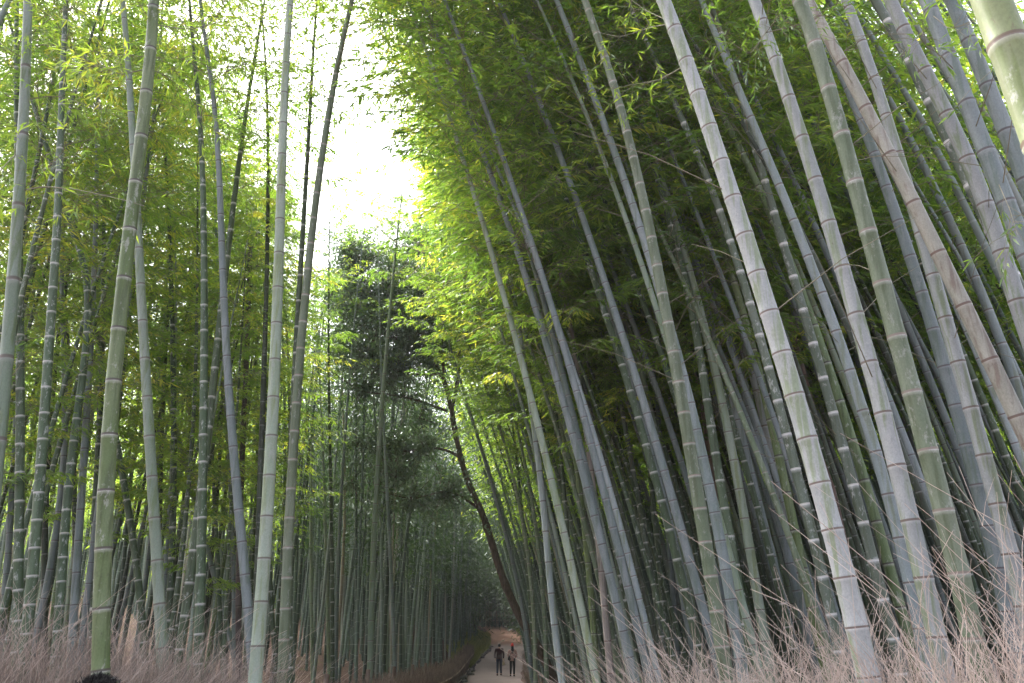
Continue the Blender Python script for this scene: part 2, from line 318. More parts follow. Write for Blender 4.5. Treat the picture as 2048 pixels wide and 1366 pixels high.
cul('dark', 8, 758, 50, '150 1250 148 1003 145 843 142 758 137 689 123 570 118 501 112 400', 'thin dark bamboo leaning left behind the third ringed one', 7, 1.0, dd=.09)
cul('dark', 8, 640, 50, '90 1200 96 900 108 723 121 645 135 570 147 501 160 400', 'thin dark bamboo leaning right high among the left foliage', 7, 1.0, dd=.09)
cul('pale', 6, 1020, 24, '624 1330 624 1217 622 1071 622 924 626 760', 'slender pale bamboo standing alone right of the grey green leaning stem', 8, .8, dd=.11)
cul('pale', 6, 1020, 24, '658 1344 656 1217 652 1120 650 1022 646 924 640 760', 'slender pale bamboo with bright joints, next one to the right of the lone slender one', 8, .8, dd=.11)
cul('pale', 10, 1022, 38, '740 1340 743 1217 746 1107 751 1022 756 937 762 840', 'pale bamboo, the widest in the shade left of the leaning tree', 10, .3)
cul('blue', 7, 1100, 28, '672 1340 674 1217 676 1120 681 1022 688 900', 'slim bluish bamboo in the shade, right of the slender pair', 10, .3, dd=.11)
cul('ring', 7, 1100, 26, '665 1340 665 1217 663 1071 660 900', 'thin ringed bamboo crossing the slim bluish one in the shade', 10, .3, dd=.10)
cul('blue', 7, 1100, 28, '790 1340 786 1217 781 1120 776 1037 770 900', 'bluish bamboo in the shade right of the widest pale one', 10, .3, dd=.11)
cul('pale', 5, 1100, 22, '820 1330 817 1217 810 1107 805 985 800 880', 'thin bamboo with light joints left of the brush fence end', 10, .3, dd=.11)
cul('ring', 9, 1260, 40, '553 1345 550 1327 543 1207 538 1100 535 1000', 'short looking ringed bamboo right behind the tall straight stem foot', 8, .9, dd=.10)
# --- right side
cul('white', 40, 1080, 93, '1729 1316 1704 1224 1683 1130 1659 1037 1632 941 1606 846 1578 752 1549 658 1520 566 1491 476 1462 388 1433 300 1404 213 1375 128 1346 46 1326 0', 'thickest grey white bamboo right of the middle, streaked with green stains', 9, .3)
cul('blue2', 22, 896, 86, '1850 1290 1833 1233 1819 1171 1805 1113 1789 1054 1755 896 1725 810 1693 721 1660 634 1627 548 1594 464 1563 384 1532 306 1502 232 1471 161 1440 94 1403 0', 'smooth blue white bamboo between the two thick grey white ones', 10, .3)
cul('white', 35, 1059, 113, '1877 1292 1852 1176 1824 1059 1797 946 1768 833 1739 725 1708 619 1679 517 1649 420 1619 324 1590 234 1560 147 1532 65 1508 0', 'second thick grey white bamboo with a purple tinge, beside the thick green one', 9, .3)
cul('green2', 38, 1050, 122, '1944 1275 1928 1180 1894 1050 1862 926 1828 802 1795 682 1765 563 1732 451 1703 338 1672 232 1645 128 1619 68 1600 0', 'thickest green bamboo on the right with thin white node rings', 9, .3)
cul('tan', 29, 620, 118, '2100 975 2041 848 1986 735 1933 621 1881 511 1826 406 1773 297 1718 193 1664 85 1614 0', 'bleached tan bamboo slanting the most, crossing in front of its neighbours', 9, .2)
cul('white', 28, 900, 97, '2060 1270 2032 1158 2008 1054 1978 953 1950 854 1927 757 1901 667 1875 578 1845 489 1820 400 1799 304 1766 217 1739 133 1713 53 1691 0', 'pale lilac grey bamboo passing behind the slanting tan one', 9, .3)
cul('blue', 22, 603, 78, '2027 1275 2005 1197 1988 1115 1973 1036 1957 958 1937 900 1908 830 1896 762 1874 682 1851 603 1822 523 1797 443 1773 374 1746 300 1718 229 1693 170 1660 90', 'blue grey bamboo between the thick green one and the lilac grey one', 10, .4)
cul('ringw', 24, 411, 104, '2150 850 2105 735 2063 640 2043 586 2012 520 1959 411 1908 305 1862 208 1816 118 1773 37 1749 0', 'green grey bamboo with bold white rings in the upper right', 10, .3)
cul('white', 27, 300, 103, '2120 820 2080 720 2032 614 1988 443 1957 375 1913 273 1863 171 1817 73 1780 0', 'lilac grey bamboo directly behind the one with bold white rings', 10, .3)
cul('blue', 31, 252, 120, '2160 800 2110 660 2070 550 2037 467 1998 370 1952 252 1906 137 1867 32 1845 -20', 'thick blue grey bamboo right of the bold ringed one', 9, .3)
cul('blue', 30, 250, 112, '2190 720 2120 540 2070 410 2027 304 1988 194 1940 89 1903 0', 'dusky blue bamboo left of the nearest yellowish one', 9, .3)
cul('yel', 72, 85, 240, '2300 900 2180 540 2100 320 2060 205 2012 82 1983 0', 'nearest and widest bamboo, yellow green, cutting the top right corner', 7, .2)
cul('blue2', 17, 600, 74, '2100 1010 2046 808 2022 744 1995 667 1966 595 1937 518 1903 454 1877 389 1845 323 1809 265 1778 201 1753 154 1701 61 1664 17', 'slim bright blue bamboo behind the slanting tan one', 9, .6)
cul('brown', 12, 700, 54, '1730 1300 1700 1140 1666 985 1650 917 1640 880 1625 822 1610 764 1596 706 1582 651 1568 597 1553 546 1539 494 1529 447', 'dead pinkish brown bamboo with a broken top by the thickest grey white one', 30, 0, dead=True)
cul('green', 20, 1064, 84, '1825 1310 1807 1241 1785 1156 1758 1064 1732 970 1713 917 1705 883 1677 793 1647 704 1616 616 1582 532 1551 450 1515 372 1481 300 1444 230 1404 164 1389 133 1336 58 1290 0', 'green bamboo that crosses behind the thickest grey white one near the top', 9, .4)
cul('ringw', 20, 1036, 74, '1800 1330 1780 1258 1762 1185 1743 1112 1724 1036 1704 963 1684 887 1664 812 1642 738 1619 665 1597 595 1568 500 1543 399 1524 338 1505 283', 'green bamboo with bright white rings left of the second thick grey white one', 8, .6)
cul('ringw', 20, 1090, 71, '1690 1345 1677 1296 1662 1229 1645 1161 1629 1090 1613 1019 1596 948 1584 910 1575 877 1558 810 1541 747 1522 685 1505 629 1490 576 1474 523 1457 470 1438 420 1420 370 1403 324 1384 283 1365 242', 'green bamboo with bright white rings left of the thickest grey white one', 8, .7)
cul('green', 17, 1030, 75, '1645 1310 1631 1255 1614 1183 1600 1106 1582 1028 1568 955 1550 870 1530 801 1512 726 1495 655 1473 581 1452 511 1432 443 1409 375 1392 324', 'green bamboo next left of the one with bright white rings', 8, .7)
cul('blue', 21, 1126, 56, '1485 1340 1477 1293 1467 1238 1460 1182 1449 1126 1439 1069 1427 1016 1414 960 1402 905 1389 851 1377 791 1365 730 1345 655 1325 600 1312 575 1299 520 1281 460 1268 416 1251 367 1234 319 1217 273 1201 225 1174 154 1147 85 1126 34', 'grey blue bamboo running behind the thick green one right of the path', 10, .6)
cul('green2', 26, 1124, 66, '1455 1360 1447 1319 1437 1255 1427 1189 1418 1124 1407 1057 1396 992 1384 926 1372 861 1362 793 1350 725 1338 655 1326 588 1312 520 1297 454 1285 389 1270 329 1254 273 1239 212 1222 150 1205 96 1186 51', 'thick pale green bamboo nearest the path among the right hand stems', 10, .6)
cul('brown', 10, 650, 48, '1470 1300 1440 1100 1420 900 1406 810 1397 762 1387 713 1376 665 1365 617 1351 569 1339 522 1317 450 1300 400 1280 340', 'pinkish dead bamboo right of the thick pale green one', 8, .2)
cul('pale', 18, 1055, 59, '1540 1345 1530 1290 1523 1231 1511 1172 1502 1114 1491 1055 1483 996 1470 936 1459 876 1447 816 1433 757 1420 697 1404 641 1392 588 1377 534 1365 482 1351 450 1336 403 1317 341 1290 263', 'yellowish pale bamboo two places right of the thick pale green one', 8, .8)
cul('ring', 18, 1059, 56, '1500 1320 1485 1228 1478 1172 1468 1115 1456 1059 1448 1003 1438 950 1428 897 1421 839 1411 783 1403 728 1394 675 1386 627 1375 586 1362 530', 'dark green bamboo between the grey blue and the yellowish pale ones', 8, .8)
cul('blue', 14, 900, 52, '1600 1210 1584 1139 1571 1091 1555 1038 1543 985 1526 927 1515 875 1500 820 1486 767 1467 716 1454 668 1437 621 1420 571 1403 522 1379 467 1350 400', 'grey blue bamboo slanting behind the yellowish pale one', 8, .9)
cul('white', 13, 800, 74, '1625 1290 1613 1231 1599 1161 1584 1086 1567 1013 1551 939 1532 863 1513 789 1496 716 1478 644 1461 575 1440 505 1421 450 1400 390', 'slim whitish bamboo left of the green one with bright white rings', 8, .8)
cul('blue', 13, 1028, 46, '1395 1340 1386 1296 1378 1252 1369 1208 1359 1163 1350 1119 1342 1074 1333 1028 1325 982 1316 936 1305 894 1293 842 1283 796 1273 750 1261 706 1251 662 1241 621 1229 580 1215 540 1196 450 1180 400', 'grey blue bamboo of a close pair right of the path, left one', 8, .9)
cul('green2', 13, 1057, 51, '1405 1340 1398 1300 1391 1255 1383 1209 1374 1158 1364 1107 1354 1057 1342 1004 1330 953 1319 902 1307 848 1297 796 1283 745 1270 696 1258 648 1246 600 1232 556 1218 510 1201 460 1177 382 1157 341 1136 297 1113 246', 'green bamboo of a close pair right of the path, right one', 8, .9)
cul('blue', 12, 1067, 50, '1295 1350 1285 1310 1279 1266 1270 1218 1260 1168 1251 1117 1239 1067 1229 1018 1217 968 1198 900 1194 868 1181 820 1167 771 1155 721 1142 677 1121 590 1099 501 1082 446 1058 368 1034 307 1000 232', 'blue grey bamboo whose top reaches far left over the path', 6, 1.0, up=1.2)
cul('ring', 12, 1078, 47, '1275 1345 1268 1303 1261 1257 1253 1211 1244 1170 1236 1122 1227 1078 1217 1030 1207 982 1197 936 1184 893 1171 842 1157 798 1145 757 1131 716 1118 672 1102 634 1082 586 1051 511 1034 467 1000 400', 'dark green bamboo left of the blue grey one reaching over the path', 8, .9)
cul('blue', 12, 614, 46, '1460 1200 1400 900 1365 780 1336 696 1326 662 1310 614 1295 571 1280 532 1266 494 1244 440', 'purplish grey bamboo crossing behind the thick pale green one', 8, .9)
cul('pink', 13, 1190, 66, '1222 1358 1214 1262 1207 1190 1202 1139 1197 1071 1191 1020 1186 968 1181 934 1172 860', 'pinkish white bamboo in front of thin dark ones right of the path', 8, .8)
cul('green', 12, 1190, 45, '1194 1340 1191 1307 1181 1190 1173 1105 1164 1003 1150 900 1138 830', 'yellowish green bamboo left of the pinkish white one', 8, .8)
cul('blue2', 13, 1190, 60, '1124 1362 1118 1317 1109 1252 1103 1190 1096 1122 1090 1037 1082 968 1073 900 1058 784 1051 740 1041 675', 'pale blue bamboo first beyond the foot of the leaning tree', 8, .8)
cul('blue', 8, 1100, 32, '1062 1335 1060 1325 1054 1276 1048 1227 1037 1176 1020 1107 1005 1046 991 985 969 924 945 840', 'bluish bamboo curving left across the middle beside the leaning trunk', 8, .8, dd=.11)
cul('ring', 7, 1237, 30, '1070 1335 1068 1305 1062 1237 1056 1168 1052 1110 1044 1022 1035 940', 'thin ringed bamboo between the curving bluish one and the path fence', 8, .8, dd=.11)
cul('ring', 9, 1300, 36, '1147 1340 1146 1330 1142 1200 1138 1105 1130 1000 1120 900', 'thin ringed bamboo halfway between the pale blue and yellowish green ones', 8, .8, dd=.10)
cul('ringw', 7, 1262, 36, '1188 1345 1183 1320 1171 1262 1159 1208 1147 1139 1135 1050 1120 940', 'thin leaning bamboo with white rings crossing the yellowish green one', 8, .8, dd=.09)
cul('ringw', 10, 1225, 38, '1246 1350 1239 1320 1229 1269 1219 1225 1205 1153 1200 1119 1190 1054 1174 968 1164 917 1150 850', 'ringed bamboo leaning left right beside the pinkish white one', 8, .8, dd=.10)
cul('ringw', 10, 1100, 36, '1335 1345 1328 1303 1323 1266 1316 1228 1309 1190 1304 1156 1298 1120 1292 1086 1286 1052 1280 1018 1273 985 1267 948 1255 880', 'short jointed bamboo with white rings left of the close pair', 8, .8, dd=.105)
cul('ring', 11, 1100, 43, '1342 1345 1335 1286 1328 1204 1320 1163 1313 1074 1306 987 1297 900 1288 820', 'dull green bamboo just left of the close pair', 8, .8)
cul('blue', 10, 1100, 43, '1358 1330 1349 1242 1342 1136 1335 1037 1325 930', 'bluish thin bamboo seen between the close pair low down', 8, .8, dd=.105)
cul('blue', 15, 1105, 55, '1605 1350 1588 1293 1574 1245 1555 1173 1540 1105 1528 1020 1506 951 1480 870', 'bluish bamboo slanting in the shade right of the yellowish pale one', 8, .8)
for i_, s_ in enumerate(('1075 1330 1062 1200 1030 1000 985 800 930 650 875 580', '1095 1330 1085 1200 1060 1000 1020 800 975 640 930 560')):
    cul('green2', 6.6, 1000, 26, s_, ('slender green bamboo arching left with fresh leaves before the dark tree top', 'slender green bamboo arching left just right of the leafy one before the dark tree', 'slender green bamboo bowing lowest, its leaves over the fork of the dark tree')[i_], 6.5 if i_ < 2 else 6.0, .9, dd=.09, up=.6, tint=.6)
MC['green2'] = culm_mat('culm_soft_green', (.17, .22, .135), (.23, .27, .19), (.12, .15, .08), (.5, .5, .47), (.22, .17, .15), (.975, .965))
MC['blue2'] = culm_mat('culm_blue_white', (.30, .35, .37), (.38, .42, .44), (.24, .28, .20), (.42, .44, .45), (.12, .085, .085))
MC['ringw'] = culm_mat('culm_green_bold_rings', (.14, .175, .13), (.19, .22, .18), (.11, .13, .08), (.72, .71, .72), (.6, .57, .56), (.955, .925))
MC['yel'] = culm_mat('culm_yellow_green', (.24, .265, .12), (.28, .285, .21), (.18, .22, .07), (.55, .54, .5), (.15, .10, .08))
MC['pink'] = culm_mat('culm_pink_white', (.42, .36, .34), (.50, .44, .42), (.3, .26, .22), (.48, .44, .42), (.16, .10, .09))
MC['deadp'] = culm_mat('culm_dead_purple', (.11, .08, .075), (.16, .12, .11), (.07, .05, .05), (.2, .16, .15), (.05, .035, .035))
def stem_curve(pts, D, ly, H, side):
    W = []
    for px, py in pts:
        d = D; p = unproj(px, py, d)
        for _ in range(3): d = D + ly*(p[2]); p = unproj(px, py, d)
        W.append(p)
    W = np.array(W); W = W[np.argsort(W[:, 2])]
    deg = min(4, len(W)-1) if len(W) > 8 else min(2, len(W)-1)
    zc = W[:, 2].mean(); co = np.polyfit(W[:, 2]-zc, W[:, 0], deg); dc = np.polyder(co)
    za, zb = W[0, 2], W[-1, 2]; s0 = np.polyval(dc, za-zc); s1 = float(np.clip(np.polyval(dc, zb-zc-.3), -.75, .75)); xa, xb = np.polyval(co, za-zc), np.polyval(co, zb-zc)
    s0 = (xa-np.polyval(co, za-zc+.8))/(-.8)
    kk = (-.018 if side > 0 else .006)
    def cx(z):
        if z < za: x = xa+s0*(z-za)*.95
        elif z > zb:
            dz = z-zb; x = xb+s1*dz+.5*kk*dz*dz
        else: x = float(np.polyval(co, z-zc))
        return x, D+ly*z
    return cx, zb
CULM_TREES = []
def build_traced(t):
    kind, w, yr, sp, pts, label, crown, dens, kw = t
    dd = kw.get('dd', .122); pr = min(pts, key=lambda q: abs(q[1]-yr))
    D = F*dd/w
    for _ in range(4):
        p = unproj(pr[0], pr[1], D); zc = proj(p)[2]; D *= (F*dd*.95/w)/zc
    side = 1 if pr[0] > 1024 else -1
    H = 14.5+2.5*rnd.random(); ly = rnd.uniform(-.03, .03)
    cx, ztop = stem_curve(pts, D, ly, H, side)
    if kw.get('dead'): H = ztop
    else: H = max(H, ztop+2.5) if 'up' not in kw else ztop+kw['up']
    zref = p[2]; r0 = dd/2/max(.3, 1-.9*(zref/H)**1.7) if not kw.get('dead') else dd/2
    rad = (lambda z: max(.004, r0*(1-.93*max(0, min(1, z/H))**1.7))) if not kw.get('dead') else (lambda z: dd/2*(1.05-.15*z/H))
    x0, _ = cx(0); zb = float(terr(x0, D))-.05; x0, y0 = cx(zb)
    sref = sp*proj(p)[2]/F; spacing = lambda h: sref*(.45+.55*min(1, h/1.6))*(1+.02*(h-zref))*(1 if h < H*.75 else .8)
    lc = lambda z: (cx(z+zb)[0]-x0, cx(z+zb)[1]-y0)
    root = obj('bamboo', None, None, (x0, y0, zb)); tag(root, label, 'bamboo')
    V, Q, A = stem_arrays(lc, 0, H-zb, lambda z: rad(z+zb), spacing, 22 if D < 12 else 12, 2 if D < 12 else 1)
    obj('stem', nmesh('stem', V, Q, MC[kind], True, {'phase': A}), root)
    if dens > .15:
        vis = D > 9; cr = max(crown, 4) if D > 13 else max(crown, 7)
        per = 150 if D > 8 else 70
        lf, tw = grow_foliage(lc, min(cr, H-3)-zb, H-zb, dens, .115 if D < 16 else .15, 1.45, 46, per, kw.get('tint', .42))
        obj('foliage', nmesh('foliage', lf[0], lf[1], LEAF, False, {'tint': lf[2]}), root)
        V, Q = tubes(tw[0], tw[1]*1.0, 3); obj('branches', nmesh('branches', V, Q, TWIG), root)
    if D < 15 and side > 0 and not kw.get('dead'):
        n = 7; zz = 3.4+(min(H, 11)-4)*rs.rand(n)-zb; o = np.array([[*lc(q), q] for q in zz]); a = rs.rand(n)*6.28; d = np.stack([np.cos(a), np.sin(a), .35+.5*rs.rand(n)], 1); ln = (.4+.9*rs.rand(n))[:, None]
        for k in range(n):
            V, Q = tubes(np.stack([o[k], o[k]+d[k]*ln[k]*.5, o[k]+d[k]*ln[k]+np.array([0, 0, -.10])*ln[k]])[None], np.array([[.0045, .003, .0015]]), 4); obj('dead_branch', nmesh('dead_branch', V, Q, TWIG), root)
    return x0, y0, H
SPOTS = [build_traced(t) for t in CUL]
# long leafy side branches that hang into view near the camera, children of the stems they grow from
def side_branch(owner, s, D0, D1, nl=60, L=.12, tint=.6, r=.006):
    P = []
    a = T(s)
    for i, (px, py) in enumerate(a): P.append(unproj(px, py, D0+(D1-D0)*i/(len(a)-1)))
    P = smooth_path(np.array(P), 22); b0 = np.array(owner.location); P = P-b0
    V, Q = tubes(P[None], np.linspace(r, r*.35, 22)[None], 5); br = obj('branch', nmesh('branch', V, Q, TWIG), owner)
    n = nl//5; k = (3+rs.rand(n)**.8*18).astype(int); o = P[k]; d = norm(P[np.minimum(k+1, 21)]-P[k]); dv = norm(d+rs.normal(size=(n, 3))*.8+[0, 0, -.15]); ln = .12+.35*rs.rand(n)
    e = o+dv*ln[:, None]+[0, 0, -.03]; V, Q = tubes(np.stack([o, (o+e)/2+[0, 0, .02], e], 1), np.tile([.002, .0016, .001], (n, 1)), 3); obj('twigs', nmesh('twigs', V, Q, TWIG), br)
    m = n*5; B = np.repeat(e, 5, 0)-np.repeat(dv*ln[:, None], 5, 0)*(rs.rand(m)**2*.5)[:, None]; dd = norm(np.repeat(dv, 5, 0)+rs.normal(size=(m, 3))*.6+[0, 0, -.45])
    V, Q, A = leaves_from(B, dd, L*(.6+.7*rs.rand(m)), L*.15*np.ones(m), np.clip(tint+.15*rs.normal(size=m), 0, 1)); obj('leaves', nmesh('leaves', V, Q, LEAF, False, {'tint': A}), br)
def smooth_path(P, n):
    d = np.r_[0, np.cumsum(np.linalg.norm(np.diff(P, axis=0), axis=1))]; t = np.linspace(0, d[-1], n); P = np.stack([np.interp(t, d, P[:, k]) for k in range(3)], 1)
    for _ in range(3): P[1:-1] = .5*P[1:-1]+.25*(P[2:]+P[:-2])
    return P
def own(word): return next(o for o in bpy.data.objects if o.get('label') and word in o['label'])
OWN = own('very long joints'); DL = float(OWN.location[1])
for s, d1, nl in (('46 93 100 88 200 105 300 115 420 121', 7.5, 260), ('46 93 70 60 110 30 160 5', 7, 200), ('36 385 80 372 150 378 240 398 290 412', 6, 60), ('36 388 90 340 130 300 140 235', 6.5, 40), ('40 380 110 372 170 395 230 350', 7, 40), ('50 200 110 190 190 215 260 240', 7.5, 150), ('52 120 20 100 -40 60', 7, 120), ('40 300 10 330 -30 380', 6.5, 80)):
    side_branch(OWN, s, DL, d1, nl, .115)
OWN = own('thickest bright green'); DL = float(OWN.location[1])
for s, d1, nl in (('305 48 280 10 262 -20', 6, 120), ('300 48 330 10 360 -30', 7.5, 160), ('300 48 380 60 450 40 530 60', 8, 260), ('297 137 330 150 380 190 420 260', 8, 160), ('297 137 240 150 170 120', 6, 200)):
    side_branch(OWN, s, DL, d1, nl, .115)
OWN = own('thickest grey white'); DL = float(OWN.location[1])
for s, d1, nl in (('1346 46 1300 55 1240 75 1180 60', 6.5, 60), ('1375 128 1320 160 1260 170 1215 180', 7, 110), ('1346 46 1290 20 1250 -10', 6.5, 60)):
    side_branch(OWN, s, DL, d1, nl, .095, .6, .004)
OWN = own('purple tinge'); DL = float(OWN.location[1])
for s, d1, nl in (('1532 65 1600 50 1680 5', 5, 110), ('1532 65 1500 110 1470 90 1430 60', 5, 120), ('1532 65 1560 30 1590 -20', 5, 100)):
    side_branch(OWN, s, DL, d1, nl, .095, .4, .004)
OWN = own('thick blue grey bamboo right of'); DL = float(OWN.location[1])
for s, d1, nl in (('1867 32 1900 60 1950 40 1990 60', 4.5, 90), ('1906 137 1880 110 1850 90 1830 60', 4.5, 80), ('1998 370 2020 420 2035 470', 4.2, 60), ('1952 252 1985 160 1990 130', 4, 20)):
    side_branch(OWN, s, DL, d1, nl, .095, .35, .004)
# ------------------------------------------------------------------ filler bamboos: prototypes with parts, then copies
def proto(kind, H, lean, bend, crown, nsp, leafL, dens=1.0, r=.055, tint=.45, blen=1.5, sp=.32):
    cx = lambda z: (lean*z+bend*(z/H)**2.2*H*.1, .15*math.sin(z*.35+H))
    rad = lambda z: max(.004, r*(1-.94*(max(0, z)/H)**1.6))
    V, Q, A = stem_arrays(cx, 0, H, rad, lambda h: sp*(.5+.5*min(1, h/2)), 9, True)
    st = nmesh('stem', V, Q, MC[kind], True, {'phase': A})
    lf, tw = grow_foliage(cx, crown, H, dens, leafL, blen, nsp, 150, tint)
    fo = nmesh('foliage', lf[0], lf[1], LEAF, False, {'tint': lf[2]})
    V, Q = tubes(tw[0], tw[1], 3); br = nmesh('branches', V, Q, TWIG)
    return dict(H=H, st=st, fo=fo, br=br, cx=cx, kind=kind)
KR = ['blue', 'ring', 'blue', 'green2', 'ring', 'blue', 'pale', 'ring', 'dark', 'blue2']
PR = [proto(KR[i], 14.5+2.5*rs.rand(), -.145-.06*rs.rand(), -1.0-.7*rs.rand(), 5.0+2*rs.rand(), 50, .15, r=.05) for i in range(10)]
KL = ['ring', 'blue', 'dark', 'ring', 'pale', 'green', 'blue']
PL = [proto(KL[i], 14+2.5*rs.rand(), .03*rs.normal(), .5+.6*rs.rand(), 3.4+2*rs.rand(), 46, .15, tint=.6) for i in range(7)]
KNAME = {'blue': 'bluish grey', 'ring': 'dark green white ringed', 'pale': 'pale green', 'green2': 'soft green', 'white': 'greyish white', 'green': 'green', 'dark': 'very dark', 'blue2': 'pale blue'}
def ylim(px):
    return np.interp(px, [-200, 330, 420, 480, 560, 640, 700, 840, 870, 1000], [-9e3, -9e3, -600, 180, 330, 400, 470, 500, -400, -9e3])
def tip_px(p, x, y, s, rz):
    q = p['cx'](p['H']*.97); c, sn = math.cos(rz), math.sin(rz)
    P = (x+s*(q[0]*c-q[1]*sn), y+s*(q[0]*sn+q[1]*c), float(terr(x, y))+s*p['H']); return proj(P)
cand = []
taken = [(a, b) for a, b, _ in SPOTS]
tries = 0
TK = np.zeros((8000, 2)); TK[:len(taken)] = taken; nk = len(taken)
while tries < 260000 and len(cand) < 7900:
    tries += 1
    y = 9+150*rs.rand()**.72; x = (rs.rand()*2-1)*(.72*y+4); c = float(pcx(min(y, 104)))
    if x < -9-.14*y and rs.rand() < .7: continue
    if x < -5 and 14 < y < 60 and rs.rand() < .45: continue
    if y < 106:
        if x < 0 and x > c-2.9 and x < c: continue
        if c-2.9 < x < c+(1.9 if y < 60 else 2.2): continue
    dmin = (.42 if x > 0 else .62) if y < 30 else ((.55 if -11 < x < 14 else .95) if y < 62 else (.72 if -22 < x < 14 else 1.15))
    if y < 14 and x > 0 and rs.rand() < .35: continue
    if y < 15 and x < 0 and rs.rand() < .65: continue
    if (((TK[:nk]-(x, y))**2).sum(1) < dmin*dmin).any(): continue
    TK[nk] = (x, y); nk += 1; cand.append((x, y))
cand.sort(key=lambda q: math.hypot(*q))
NI = 300-len(CUL)-1
ind = []; far = []
for x, y in cand:
    right = x > float(pcx(min(y, 104))); ps = PR if right else PL; p = ps[rs.randint(len(ps))]
    rz = rs.normal()*.14 if right else rs.rand()*6.28; s = .82+.36*rs.rand()
    def in_gap(s):
        c_, s_ = math.cos(rz), math.sin(rz)
        for u in (.45, .6, .75, .88, .97):
            q = p['cx'](p['H']*u); a, b_, zc = proj((x+s*(q[0]*c_-q[1]*s_), y+s*(q[0]*s_+q[1]*c_), float(terr(x, y))+s*p['H']*u))
            mg = (1.2 if .5 < u < .9 else .8)*F/zc
            if right:
                if 300 < a+mg and a-.7*mg < np.interp(b_-.5*mg, [0, 120, 200, 340, 420], [640, 715, 780, 825, 800]) and -250 < b_ < 460+.5*mg: return True
            elif b_ > -250 and b_-25 < max(ylim(a), ylim(a-mg), ylim(a+mg)): return True
        return False
    for _ in range(13):
        if not in_gap(s): break
        s *= .94
        if right: rz *= .7
    if s < .45: continue
    if right and y < 28 and proj((x, y, 0))[0] < 1135: continue
    if y < 26.5:
        hid = False
        for u in (.5, .7, .9, 1.0):
            q = p['cx'](p['H']*u); c_, s_ = math.cos(rz), math.sin(rz)
            a, b_, _z = proj((x+s*(q[0]*c_-q[1]*s_), y+s*(q[0]*s_+q[1]*c_), float(terr(x, y))+s*p['H']*u)); mg = .9*F/_z
            if 650-mg*1.0 < a < 850+mg*.7 and 430 < b_+mg*.5 < 960: hid = True
        if hid: continue
    onscreen = -250 < proj((x, y, 2))[0] < 2300
    if len(ind) < NI and onscreen and y < 60: ind.append((p, x, y, s, rz, right))
    else: far.append((p, x, y, s, rz, right))
print('individual fillers', len(ind), 'far', len(far))
for p, x, y, s, rz, right in ind:
    d = math.hypot(x, y); zone = 'near' if d < 15 else ('middle distance' if d < 24 else 'deeper shade')
    r = obj('bamboo', None, None, (x, y, float(terr(x, y))-.04)); r.rotation_euler = (0, 0, rz); r.scale = (s, s, s)
    side = 'right of' if right else 'left of'
    tag(r, f'{KNAME[p["kind"]]} bamboo in the {zone}, crowded in {side} the path', 'bamboo', f'{KNAME[p["kind"]]} bamboos {zone} {side} the path')
    for nm, k in (('stem', 'st'), ('foliage', 'fo'), ('branches', 'br')): obj(nm, p[k], r)
